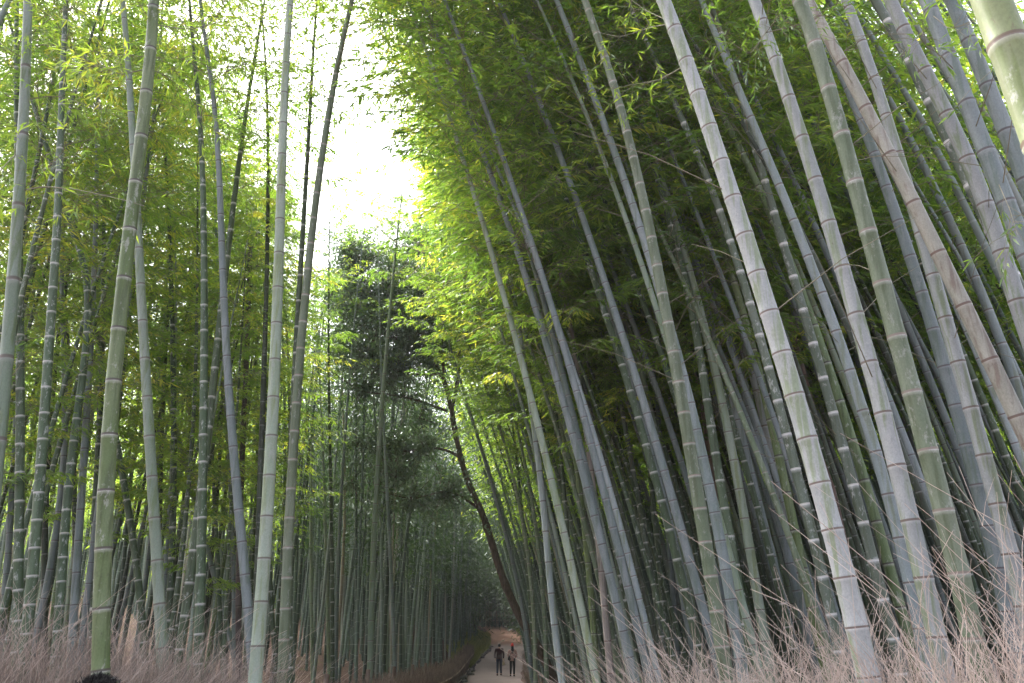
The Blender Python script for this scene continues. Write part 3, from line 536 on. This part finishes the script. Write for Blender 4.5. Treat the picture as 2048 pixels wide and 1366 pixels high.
# the rest of the grove, too many and too far to tell apart
def far_grove():
    SV, FV, FH = [], [], []
    for p, x, y, s, rz, right in far:
        H = p['H']*s; z0 = float(terr(x, y))-.05; c, sn = math.cos(rz), math.sin(rz); zs = np.linspace(0, 1, 7)
        P = np.array([[*p['cx'](u*p['H']), u*p['H']] for u in zs])*s
        P = np.stack([P[:, 0]*c-P[:, 1]*sn+x, P[:, 0]*sn+P[:, 1]*c+y, P[:, 2]+z0], 1)
        SV.append((P, .055*s*(1-.92*zs**1.6)+.003))
        me = p['fo']; n = len(me.vertices)//4; k = (340 if y < 42 else 460) if y < 60 else 380
        if not hasattr(far_grove, 'c'): far_grove.c = {}
        if me.name not in far_grove.c:
            a = np.empty(n*12, np.float32); me.vertices.foreach_get('co', a); far_grove.c[me.name] = a.reshape(n, 4, 3)
        L = far_grove.c[me.name]; L = L[rs.randint(0, n, k)]; ctr = L.mean(1, keepdims=True); L = ctr+(L-ctr)*(2.0 if y < 60 else 3.0)
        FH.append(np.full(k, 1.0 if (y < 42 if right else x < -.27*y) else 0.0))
        if y > 72: L = L-np.array([0, 0, 1])*(rs.rand(k, 1, 1)**1.5*H*.42)
        L = L*s
        X = L[..., 0]*c-L[..., 1]*sn+x; Y = L[..., 0]*sn+L[..., 1]*c+y; FV.append(np.stack([X, Y, L[..., 2]+z0], -1))
    V, Q = tubes(np.array([a for a, _ in SV]), np.array([b for _, b in SV]), 6, [0, 1, .05])
    nst = len(V); L = np.concatenate(FV); m = len(L); V = np.concatenate([V, L.reshape(-1, 3)]); q2 = np.arange(m*4).reshape(m, 4)+nst
    tint = np.concatenate([np.zeros(nst), np.repeat(np.clip(.45+.18*rs.normal(size=m), 0, 1), 4)])
    hh = np.concatenate([np.repeat(rs.rand(len(SV)), 42), np.zeros(m*4)])
    ph = np.concatenate([np.concatenate([np.repeat(a[:, 2]/.33, 6) for a, _ in SV]), np.zeros(m*4)])
    me = nmesh('distant_bamboo', V, np.concatenate([Q, q2]), None, False, {'tint': tint, 'pick': hh, 'phase': ph})
    b = NB('distant_culms'); at = b.n('ShaderNodeAttribute'); at.attribute_name = 'pick'
    ap = b.n('ShaderNodeAttribute'); ap.attribute_name = 'phase'; rg = b.ramp(b.math('FRACT', ap.outputs['Fac']), [(0, (1, 1, 1)), (.07, (1, 1, 1)), (.09, (0, 0, 0))]).outputs[0]
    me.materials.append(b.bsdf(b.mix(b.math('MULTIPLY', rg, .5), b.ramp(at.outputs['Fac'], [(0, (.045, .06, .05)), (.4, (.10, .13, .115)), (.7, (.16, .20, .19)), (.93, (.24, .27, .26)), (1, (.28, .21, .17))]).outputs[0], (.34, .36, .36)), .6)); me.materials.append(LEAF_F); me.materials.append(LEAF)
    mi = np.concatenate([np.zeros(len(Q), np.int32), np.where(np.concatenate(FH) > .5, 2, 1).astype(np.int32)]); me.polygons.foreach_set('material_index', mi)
    tag(obj('distant_bamboo_grove', me), 'dense mass of distant bamboo stems and leaves closing off the far forest', 'bamboo grove', None, 'stuff')
far_grove()
# ------------------------------------------------------------------ leaning evergreen tree
def wpath(s, D): return np.array([unproj(a, b, D) for a, b in T(s)])
def resample(P, n):
    d = np.r_[0, np.cumsum(np.linalg.norm(np.diff(P, axis=0), axis=1))]; t = np.linspace(0, d[-1], n)
    return np.stack([np.interp(t, d, P[:, k]) for k in range(3)], 1)
def smooth(P, n=24, it=4):
    P = resample(P, n)
    for _ in range(it): P[1:-1] = .5*P[1:-1]+.25*(P[2:]+P[:-2])
    return P
def evergreen():
    D = 27.0; tr = wpath('1135 1420 1110 1362 1083 1305 1060 1270 1036 1227 1011 1174 993 1118 966 1027 934 963 921 915 913 878 906 844 903 815', D)
    b0 = tr[0].copy(); b0[2] = float(terr(b0[0], D))-.1; tr[0] = b0
    root = obj('evergreen_tree', None, None, tuple(b0)); tag(root, 'dark broadleaf evergreen with a bare trunk leaning left over the path', 'tree')
    def part(name, P, r0, r1, par=root, S=10):
        P = P-b0; R = np.linspace(r0, r1, len(P))*(1+.06*rs.normal(size=len(P))); V, Q = tubes(P[None], R[None], S, [0, 1, .1]); return obj(name, nmesh(name, V, Q, BARK, True), par)
    trunk = part('trunk', smooth(tr, 40), .155, .08)
    fk = tr[-1]; ends = []
    limbs = [('903 815 893 771 881 746 866 722 834 693 812 666 790 620 770 560', 0, .09, .02), ('903 815 912 790 917 746 920 680 905 620 890 560 870 500', .3, .08, .02),
             ('893 822 856 810 803 798 766 795 729 798 700 780 670 760', -.5, .045, .012), ('954 1015 930 998 898 985 856 998 820 1010 780 1000', -.6, .05, .012), ('881 746 850 750 800 740 760 715 710 700 665 660', .4, .05, .012),
             ('886 760 889 722 872 690 868 640 850 590', -.6, .06, .015), ('920 700 935 660 950 610 955 560', .8, .05, .012), ('834 693 800 680 760 670 720 630 700 560 710 500', -.2, .05, .012),
             ('812 666 800 600 790 530 780 480', .7, .05, .012), ('921 915 900 900 860 890 800 895 750 880 700 870', .5, .05, .012), ('905 620 930 560 930 500 900 460', -.5, .04, .012), ('790 620 740 600 700 590 660 600', .7, .04, .01)]
    for s, dy, r0, r1 in limbs:
        P = smooth(wpath(s, D), 18, 2); u = np.linspace(0, 1, 18); P[:, 1] += dy*2.2*u
        P[:, 2] += .04*np.sin(u*9)*u; part('limb', P, r0, r1, root, 7); ends.append(P[6:] if r0 > .03 else P)
    low = [2, 3, 9]; E = np.concatenate([e if i not in low else e[::3] for i, e in enumerate(ends)])[::2]; E = np.concatenate([E, wpath('840 640 900 600 780 640 720 640 690 700 740 720 800 720 850 700 930 700 760 860 700 900 820 900 780 950 860 840 720 980 720 480 760 470 810 465 860 475 900 500 700 520 680 560 840 500 780 500 880 540 820 480 740 500', D)+rs.normal(size=(27, 3))*[.3, .8, .3]])
    # twigs with leaf clumps spread through the crown
    n = 2000; o = E[rs.randint(0, len(E), n)]; d = norm(rs.normal(size=(n, 3))+[0, 0, .1]); ln = .35+1.9*rs.rand(n)**1.5
    tips = o+d*ln[:, None]; px = np.array([proj(t)[:2] for t in tips]); keep = (px[:, 1] > 432+rs.rand(n)*30) & (px[:, 0] > 640) & (px[:, 0] < 1010); o, tips = o[keep], tips[keep]
    mid = (o+tips)/2+[0, 0, .08]; P = np.stack([o, mid, tips], 1)-b0; V, Q = tubes(P, np.tile([.012, .008, .004], (len(o), 1)), 4); obj('twigs', nmesh('twigs', V, Q, BARK), root)
    per = 46; m = len(tips)*per; f = rs.rand(m, 1)**.6; q = np.repeat(o, per, 0)*(1-f)+np.repeat(tips, per, 0)*f+rs.normal(size=(m, 3))*[.15, .15, .10]; dd = norm(rs.normal(size=(m, 3))+[0, 0, -.2])
    V, Q, A = leaves_from(q-b0, dd, .11+.05*rs.rand(m), .048+.02*rs.rand(m), np.clip(.4+.25*rs.normal(size=m), 0, 1))
    obj('crown', nmesh('crown', V, Q, LEAF_T, False, {'tint': A}), root)
evergreen()
# ------------------------------------------------------------------ bare bamboo fallen across the tree crown
def bare_bamboo():
    D = 17; P = smooth(wpath('1290 1400 1240 1200 1190 1000 1110 760 1060 665 1025 620 1000 593 944 549 915 532 881 517 827 498 781 483 746 442', D), 60, 3)
    b0 = P[0].copy(); b0[2] = float(terr(b0[0], D)); root = obj('dead_bamboo', None, None, tuple(b0)); tag(root, 'bare bleached bamboo bowed far left before the dark tree crown, with leafless twigs', 'bamboo')
    L = P-b0; R = np.linspace(.05, .008, 60); V, Q = tubes(L[None], R[None], 8, [0, 1, .1]); obj('stem', nmesh('stem', V, Q, MC['tan'], True, {'phase': np.repeat(np.arange(60)*.6, 8)}), root)
    tw = []
    for i in list(range(34, 59)):
        for sgn in (1, -1):
            if rs.rand() < .35: continue
            o = L[i]; dv = norm(np.array([-.8, rs.normal()*.3, .5*sgn+.15*rs.normal()])); ln = .5+.9*rs.rand()
            tw.append(np.stack([o, o+dv*ln*.5, o+dv*ln+[-.1, 0, -.12]]))
    V, Q = tubes(np.array(tw), np.tile([.009, .006, .003], (len(tw), 1)), 4); obj('twigs', nmesh('twigs', V, Q, DEADTWIG), root)
bare_bamboo()
# ------------------------------------------------------------------ brushwood fences
def twigs_along(line, n, h0, h1, lean=.25, wig=.05, thick=.35, r=.0028, fan=1.0):
    line = np.array(line, float); d = np.r_[0, np.cumsum(np.linalg.norm(np.diff(line[:, :2], axis=0), axis=1))]; t = rs.rand(n)*d[-1]
    x = np.interp(t, d, line[:, 0])+np.clip(rs.normal(size=n), -1.4, 1.4)*thick*.5; y = np.interp(t, d, line[:, 1])+np.clip(rs.normal(size=n), -1.5, 1.5)*thick*.5; hs_ = np.interp(t, d, line[:, 2])
    z = terr(x, y); H = hs_*(h0+(h1-h0)*rs.rand(n)**1.6); st = H*(.0+.55*rs.rand(n)); K = 5; u = np.linspace(0, 1, K)
    dx = np.clip(rs.normal(size=n), -1.5, 1.5)*lean; dy = np.clip(rs.normal(size=n), -1.5, 1.5)*lean; P = np.zeros((n, K, 3))
    hz = (H-st)[:, None]*u[None]
    P[..., 0] = x[:, None]+dx[:, None]*hz*(1+.5*fan*u); P[..., 1] = y[:, None]+dy[:, None]*hz; P[..., 2] = z[:, None]+st[:, None]+hz*(1-.12*fan*np.abs(dx)[:, None]*u)
    P[:, 1:, :] += rs.normal(size=(n, K-1, 3))*wig*.5
    R = r*(.6+.9*rs.rand(n))[:, None]*np.linspace(1, .45, K)[None]
    # side twiglets
    m = n; i = rs.randint(0, n, m); k = rs.randint(1, K-1, m); o = P[i, k]; dv = norm(P[i, k+1]-P[i, k]+rs.normal(size=(m, 3))*.05); dv = norm(dv+np.clip(rs.normal(size=(m, 3)), -1.3, 1.3)*.33); dv[:, 2] = np.abs(dv[:, 2])+.25; ln = .06+.15*rs.rand(m)
    P2 = np.stack([o, o+dv*ln[:, None]*.5, o+dv*ln[:, None]+rs.normal(size=(m, 3))*.015], 1); R2 = np.tile([r*.6, r*.45, r*.3], (m, 1))
    a = tubes(P, R, 3); b_ = tubes(P2, R2, 3); return join([a, b_])
def fence(name, label, line, groups, rails, posts=None):
    c = np.array(line[0]); root = obj(name, None, None, (c[0], c[1], float(terr(c[0], c[1])))); tag(root, label, 'fence')
    o = np.array(root.location)
    for nm, mat, arr in groups: V, Q, _ = arr; obj(nm, nmesh(nm, V-o, Q, mat), root)
    for rh, off, r in rails:
        P = resample(np.array([[a, b, 0] for a, b, _ in line], float), 40); P[:, 0] += off; P[:, 2] = prof(P[:, 1])+rh+.03*rs.normal(size=40).cumsum()*.3
        V, Q = tubes((P-o)[None], np.full((1, 40), r)*(1+.08*rs.normal(size=(1, 40))), 7, [0, 0, 1]); obj('rail', nmesh('rail', V, Q, RAIL, True), root)
    for x, y, h in posts or []:
        z = float(prof(y)); P = np.array([[x, y, z-.2], [x+.02, y, z+h*.5], [x+.04, y, z+h]])-o; V, Q = tubes(P[None], np.array([[.05, .047, .045]]), 7, [0, 1, 0]); obj('post', nmesh('post', V, Q, BRUSH, True), root)
    return root
nearL = [(-5.4, 5.6, 1.14), (-4.4, 6.6, 1.16), (-3.6, 8.3, 1.12), (-2.95, 10.2, .95)]
fence('brush_fence', 'reddish brown brushwood fence bristling with dry twigs in front of the left bamboos', nearL,
      [('twigs', BRUSHM, twigs_along(nearL, 11000, .7, 1.66, .15, .05, .5, .0025)), ('loose_twigs', BRUSHL, twigs_along(nearL, 1500, 1.2, 1.95, .40, .09, .5, .0022))], [(1.2, .3, .02)])
farL = [(-3.0, 11, 1), (-3.05, 30, 1), (-3.0, 45, 1), (-2.85, 60, 1)]
fence('brush_fence', 'long dark brushwood fence with a bamboo rail along the left of the path', farL,
      [('twigs', BRUSH, twigs_along(farL, 14000, .5, 1.25, .10, .04, .35, .008))], [(.55, .28, .035), (.12, .30, .025)], [(-2.95, y, 1.35) for y in range(14, 61, 4)])
nearR = [(2.95, 3.1, 1.17), (2.5, 3.8, 1.15), (2.1, 5.0, 1.06), (1.75, 7.0, .93), (1.5, 9.5, .84)]
fence('brush_fence', 'pale pinkish brushwood fence with wild loose twigs in the lower right', nearR,
      [('twigs', BRUSHL, twigs_along(nearR, 7500, .7, 1.58, .19, .06, .5, .0023)), ('loose_twigs', BRUSHL, twigs_along(nearR, 1500, 1.2, 2.1, .40, .10, .5, .0024))], [(1.1, -.2, .02)])
farR = [(1.45, 10, 1.0), (1.25, 25, .85), (1.0, 45, .9), (1.15, 62, .8)]
fence('brush_fence', 'low pinkish brush fence edging the right of the path beyond the leaning trunk', farR,
      [('twigs', BRUSH, twigs_along(farR, 11000, .35, 1.1, .2, .05, .4, .007))], [])
def rail_fence(label, y, x0, x1, z):
    root = obj('rail_fence', None, None, (x0, y, z)); tag(root, label, 'fence'); n = int((x1-x0)/2.4)+1
    for i in range(n):
        x = (x1-x0)*i/(n-1); P = np.array([[x, 0, -1.0], [x, 0, .3], [x, 0, 1.3]]); V, Q = tubes(P[None], np.full((1, 3), .07), 8, [0, 1, 0]); obj('post', nmesh('post', V, Q, RAILL, True), root)
    for h in (.45, 1.1):
        P = np.stack([np.linspace(-.3, x1-x0+.3, 12), np.full(12, -.09), h+.03*rs.normal(size=12)], 1); V, Q = tubes(P[None], np.full((1, 12), .05), 8, [0, 0, 1]); obj('rail', nmesh('rail', V, Q, RAILL, True), root)
rail_fence('two rail wooden fence crossing the far end of the path', 109, -6.5, 7.5, float(prof(109))+.3)
V, Q, _ = twigs_along([(-9, 112, 1), (9, 112, 1)], 7000, .6, 3.2, .15, .08, 1.6, .02)
tag(obj('brushwood_bank', nmesh('brushwood_bank', V, Q, BRUSH)), 'bank of brown dead brush behind the far rail fence', 'brushwood', None, 'stuff')
def blades(name, label, pts_fn, n, L, mat, cat):
    x, y = pts_fn(n); z = terr(x, y); b = np.stack([x, y, z], 1); d = norm(np.stack([rs.normal(size=n)*.5+.25, rs.normal(size=n)*.4-.1, .8+.4*rs.rand(n)], 1))
    V, Q, A = leaves_from(b, d, L*(.6+.8*rs.rand(n)), L*.12*np.ones(n), np.clip(.4+.3*rs.normal(size=n), 0, 1)); tag(obj(name, nmesh(name, V, Q, mat, False, {'tint': A})), label, cat, None, 'stuff')
def gp(n):
    y = 55+40*rs.rand(n)**1.2; x = pcx(y)-1.75-1.7*rs.rand(n)*np.clip((y-48)/12, .4, 1.4); return x, y
blades('grass', 'yellow green grass mound spilling down the left edge of the path', gp, 26000, .42, GRASS, 'grass')
def gp2(n):
    y = 88+18*rs.rand(n); x = pcx(y)+1.8+2.6*rs.rand(n); return x, y
blades('grass', 'small dull grass patch at the right of the far dirt slope', gp2, 7000, .3, GRASS, 'grass')
# ------------------------------------------------------------------ kerb stones of the path
ST = plain('grey_stone', (.06, .055, .055), (.13, .12, .12), 12)
def stone(i):
    bm_n = 7; V, Q = [], []
    P = np.zeros((1, 5, 3)); P[0, :, 2] = [0, .03, .07, .11, .13]; R = np.array([[.02, .11, .13, .10, .02]]); V, Q = tubes(P, R, 7, [0, 1, 0]); V = V*(1+.18*rs.normal(size=(len(V), 1))*.5); V[:, 0] *= 1.3; return nmesh('path_stone', V, Q, ST)
SM = [stone(i) for i in range(4)]
for i in range(34):
    y = 46+i*1.05+.4*rs.rand(); x = float(pcx(y))-1.62+.12*rs.normal(); o = obj('path_stone', SM[i % 4], None, (x, y, float(prof(y))-.02)); o.rotation_euler = (0, 0, rs.rand()*6); o.scale = [1+.7*rs.rand()]*3
    tag(o, 'small grey edging stone on the left edge of the far path', 'stone', 'edging stones along the left of the path')
# ------------------------------------------------------------------ people
def flat(name, c, rough=.8): return plain(name, tuple(v*.8 for v in c), tuple(min(1, v*1.2) for v in c), 25, rough, False)
SKIN = flat('skin', (.45, .28, .20), .5); HAIR = flat('black_hair', (.010, .009, .010), .4); COATB = flat('black_coat', (.018, .012, .015)); JEAN = flat('dark_jeans', (.025, .035, .07))
SHOE = flat('dark_shoes', (.015, .013, .013)); RED = flat('red_knit', (.55, .03, .025)); PLUM = flat('maroon_jacket', (.03, .009, .013)); PINKJ = flat('dusty_pink_jacket', (.36, .20, .17)); TIGHT = flat('black_tights', (.012, .012, .014)); BAGM = flat('pale_bag', (.5, .42, .34))
def skinned(name, J, E, mat, parent, sub=2):
    me = bpy.data.meshes.new(name); names = list(J); idx = {k: i for i, k in enumerate(names)}
    me.from_pydata([J[k][0] for k in names], [(idx[a], idx[b]) for a, b in E], []); o = bpy.data.objects.new(name, me); C.objects.link(o)
    md = o.modifiers.new('s', 'SKIN'); md.use_smooth_shade = True
    if not me.skin_vertices: raise RuntimeError('no skin layer')
    for i, k in enumerate(names):
        r = J[k][1]; sv = me.skin_vertices[0].data[i]; sv.radius = r if isinstance(r, tuple) else (r, r); sv.use_root = (i == 0)
    s = o.modifiers.new('d', 'SUBSURF'); s.levels = s.render_levels = sub
    dg = bpy.context.evaluated_depsgraph_get(); me2 = bpy.data.meshes.new_from_object(o.evaluated_get(dg)); bpy.data.objects.remove(o); bpy.data.meshes.remove(me)
    me2.name = name; me2.materials.clear(); me2.materials.append(mat); o = bpy.data.objects.new(name, me2); C.objects.link(o); o.parent = parent; return o
def person(label, loc, H, top, bottom, hair_long, stride=.10, coat_len=.0, facing=0, armbend=.0, hat=False):
    """stands on z=0 facing +Y (away); H total height"""
    root = obj('person', None, None, loc); root.rotation_euler = (0, 0, facing); tag(root, label, 'person'); k = H/1.7
    def s(x, y, z): return (x*k, y*k, z*k)
    J = {'pel': (s(0, 0, .93), (.15*k, .105*k)), 'wa': (s(0, 0, 1.08), (.125*k, .09*k)), 'ch': (s(0, 0, 1.28), (.155*k, .105*k)), 'nk0': (s(0, -.01, 1.43), (.07*k, .06*k)), 'nk': (s(0, 0, 1.49), .048*k),
         'hd0': (s(0, .015, 1.54), (.06*k, .075*k)), 'hd1': (s(0, .01, 1.60), (.073*k, .092*k)), 'hd2': (s(0, .0, 1.66), (.06*k, .075*k)), 'nose': (s(0, .115, 1.585), .012*k)}
    E = [('pel', 'wa'), ('wa', 'ch'), ('ch', 'nk0'), ('nk0', 'nk'), ('nk', 'hd0'), ('hd0', 'hd1'), ('hd1', 'hd2'), ('hd1', 'nose')]
    arms = {}
    for sg, n in ((-1, 'l'), (1, 'r')):
        st = stride*sg
        J.update({'hip'+n: (s(.09*sg, 0, .88), .088*k), 'kn'+n: (s(.095*sg, st*.6+.03, .48), .055*k), 'an'+n: (s(.10*sg, st, .09), .038*k), 'ft'+n: (s(.11*sg, st+.14, .035), (.04*k, .03*k)),
                  'sh'+n: (s(.185*sg, 0, 1.38), .055*k), 'el'+n: (s(.25*sg, -.03+armbend*.06, 1.11), .042*k), 'wr'+n: (s((.25-.12*armbend)*sg, .06+.16*armbend, .87+.17*armbend), .028*k), 'pa'+n: (s((.25-.16*armbend)*sg, .08+.2*armbend, .80+.2*armbend), (.034*k, .018*k))})
        E += [('pel', 'hip'+n), ('hip'+n, 'kn'+n), ('kn'+n, 'an'+n), ('an'+n, 'ft'+n), ('ch', 'sh'+n), ('sh'+n, 'el'+n), ('el'+n, 'wr'+n), ('wr'+n, 'pa'+n)]
        px_, py_, pz_ = J['pa'+n][0]
        for f, (fo, fl) in enumerate([(-.026, .062), (-.009, .072), (.009, .07), (.026, .055)]):
            J[f'f{f}'+n] = ((px_, py_+fo*k, pz_-.05*k), .010*k); J[f'g{f}'+n] = ((px_-.015*sg*k, py_+fo*k, pz_-(.05+fl)*k), .008*k); E += [('pa'+n, f'f{f}'+n), (f'f{f}'+n, f'g{f}'+n)]
        J['t'+n] = ((px_-.02*sg*k, py_+.045*k, pz_-.02*k), .010*k); E += [('pa'+n, 't'+n)]
    body = skinned('body', J, E, SKIN, root)
    g = lambda d, a: (d[0], tuple(v+a*k for v in (d[1] if isinstance(d[1], tuple) else (d[1], d[1]))))
    JJ = {'w0': (s(0, 0, 1.0-coat_len*.4), (.165*k, .12*k)), 'wa': g(J['wa'], .022), 'ch': g(J['ch'], .02), 'nk0': g(J['nk0'], .015), 'hm': (s(0, 0, .86-coat_len), (.185*k, .14*k))}
    EE = [('w0', 'wa'), ('wa', 'ch'), ('ch', 'nk0'), ('w0', 'hm')]
    for n in 'lr':
        JJ['sh'+n] = g(J['sh'+n], .018); JJ['el'+n] = g(J['el'+n], .018); JJ['wr'+n] = g(J['wr'+n], .018); EE += [('ch', 'sh'+n), ('sh'+n, 'el'+n), ('el'+n, 'wr'+n)]
    skinned('jacket', JJ, EE, top, root)
    JJ = {'pel': (s(0, 0, .93), (.158*k, .115*k)), 'top': (s(0, 0, 1.06), (.14*k, .105*k))}; EE = [('pel', 'top')]
    for n in 'lr':
        JJ['hip'+n] = g(J['hip'+n], .012); JJ['kn'+n] = g(J['kn'+n], .014); JJ['an'+n] = g(J['an'+n], .014); EE += [('pel', 'hip'+n), ('hip'+n, 'kn'+n), ('kn'+n, 'an'+n)]
    skinned('trousers', JJ, EE, bottom, root)
    for n in 'lr': skinned('shoe', {'a': g(J['an'+n], .02), 'b': ((J['an'+n][0][0], J['an'+n][0][1]+.03*k, .05*k), (.045*k, .045*k)), 'c': g(J['ft'+n], .012)}, [('a', 'b'), ('b', 'c')], SHOE, root)
    hz = 1.36 if hair_long else 1.53
    skinned('hair', {'t': (s(0, -.01, 1.665), (.078*k, .088*k)), 'm': (s(0, -.025, 1.61), (.088*k, .088*k)), 'n': (s(0, -.05, 1.54), (.082*k, .06*k)), 'b': (s(0, -.085, hz), (.085*k if hair_long else .05*k, .035*k))}, [('t', 'm'), ('m', 'n'), ('n', 'b')], HAIR, root)
    for sg in (-1, 1):
        e = bpy.data.meshes.new('eye'); V, Q = tubes(np.array([[[0, -.012*k, 0], [0, 0, 0], [0, .012*k, 0]]]), np.array([[.004, .014, .004]])*k, 8, [0, 0, 1]); obj('eye', nmesh('eye', V, Q, SHOE, True), root, s(.032*sg, .095, 1.615))
    return root, s, k
z = lambda x, y: float(prof(y))+.035
X1, X2 = -.72, .02
r1, s, k = person('black haired person in dark maroon jacket and jeans walking on the path', (X1, 50, z(X1, 50)), 1.70, PLUM, JEAN, False, .13, 0, 0, .15)
bag = skinned('bag', {'a': (s(.25, .11, .54), (.09*k, .035*k)), 'b': (s(.25, .11, .68), (.08*k, .03*k)), 'c': (s(.235, .11, .79), (.02*k, .012*k))}, [('a', 'b'), ('b', 'c')], BAGM, None)
bag.parent = None; bag.location = (X1, 50, z(X1, 50)); bag.name = 'hand_bag'; tag(bag, 'pale cloth bag hanging from the hand of the dark jacketed person', 'bag')
r2, s, k = person('person in a red knit hat, dusty pink jacket and black tights walking on the path', (X2, 49.6, z(X2, 49.6)), 1.64, PINKJ, TIGHT, True, -.12, .05, 0, .7)
skinned('hat', {'a': (s(0, -.01, 1.60), (.108*k, .115*k)), 'b': (s(0, -.01, 1.67), (.110*k, .115*k)), 'c': (s(0, -.015, 1.73), (.075*k, .075*k)), 'd': (s(0, -.02, 1.80), (.035*k, .035*k))}, [('a', 'b'), ('b', 'c'), ('c', 'd')], RED, r2)
skinned('scarf', {'a': (s(-.07, -.03, 1.42), .05*k), 'b': (s(0, -.09, 1.40), .05*k), 'c': (s(.07, -.03, 1.42), .05*k), 'd': (s(0, .05, 1.41), .05*k), 'e': (s(.01, -.12, 1.22), (.045*k, .02*k))}, [('a', 'b'), ('b', 'c'), ('c', 'd'), ('b', 'e')], COATB, r2)
b2 = skinned('shoulder_bag', {'a': (s(-.19, -.03, .84), (.09*k, .05*k)), 'b': (s(-.19, -.03, .95), (.09*k, .045*k)), 'c': (s(-.12, -.10, 1.18), (.012, .008)), 'd': (s(.10, -.10, 1.40), (.012, .008))}, [('a', 'b'), ('b', 'c'), ('c', 'd')], SHOE, None)
b2.location = (X2, 49.6, z(X2, 49.6)); tag(b2, 'black shoulder bag worn by the person in the red knit hat', 'bag')
px0 = unproj(199, 1350, 3.3); Hn = float(px0[2])-.03
r3, s, k = person('nearby person of whom only tousled black hair shows at the lower left', (float(px0[0]), 3.3, 0), Hn-.03, COATB, JEAN, False, .0)
n = 1500; th = rs.rand(n)*6.28; el = rs.rand(n)**.7*1.5; nd = np.stack([np.cos(th)*np.cos(el), np.sin(th)*np.cos(el), np.sin(el)], 1); o0 = np.array(s(0, -.01, 1.64))+nd*np.array([.085, .10, .085])*k
sw = norm(nd+rs.normal(size=(n, 3))*.5+[.7, .3, 0]); P = np.stack([o0, o0+nd*.012+sw*.02, o0+sw*.032*(.5+rs.rand(n))[:, None]+nd*.010], 1); V, Q = tubes(P, np.tile([.003, .0022, .0008], (n, 1)), 3)
obj('hair_strands', nmesh('hair_strands', V, Q, HAIR), r3)

# ------------------------------------------------------------------ thin haze volume, added to lift the shadows between the stems
def haze():
    b = NB('shadow_lift_haze'); v = b.n('ShaderNodeVolumePrincipled'); v.inputs['Color'].default_value = (.93, .96, 1, 1); v.inputs['Density'].default_value = .0005; v.inputs['Anisotropy'].default_value = .3
    b.l(v.outputs[0], b.out.inputs['Volume'])
    X, Y0, Y1, Z0, Z1 = 700, -60, 1600, -3, 130; V = [(x, y, z) for x in (-X, X) for y in (Y0, Y1) for z in (Z0, Z1)]
    Q = [(0, 1, 3, 2), (4, 6, 7, 5), (0, 4, 5, 1), (2, 3, 7, 6), (0, 2, 6, 4), (1, 5, 7, 3)]
    tag(obj('haze', nmesh('haze', V, Q, b.m)), 'added thin haze lifting the shadows between the bamboo stems', 'haze', None, 'stuff')
haze()
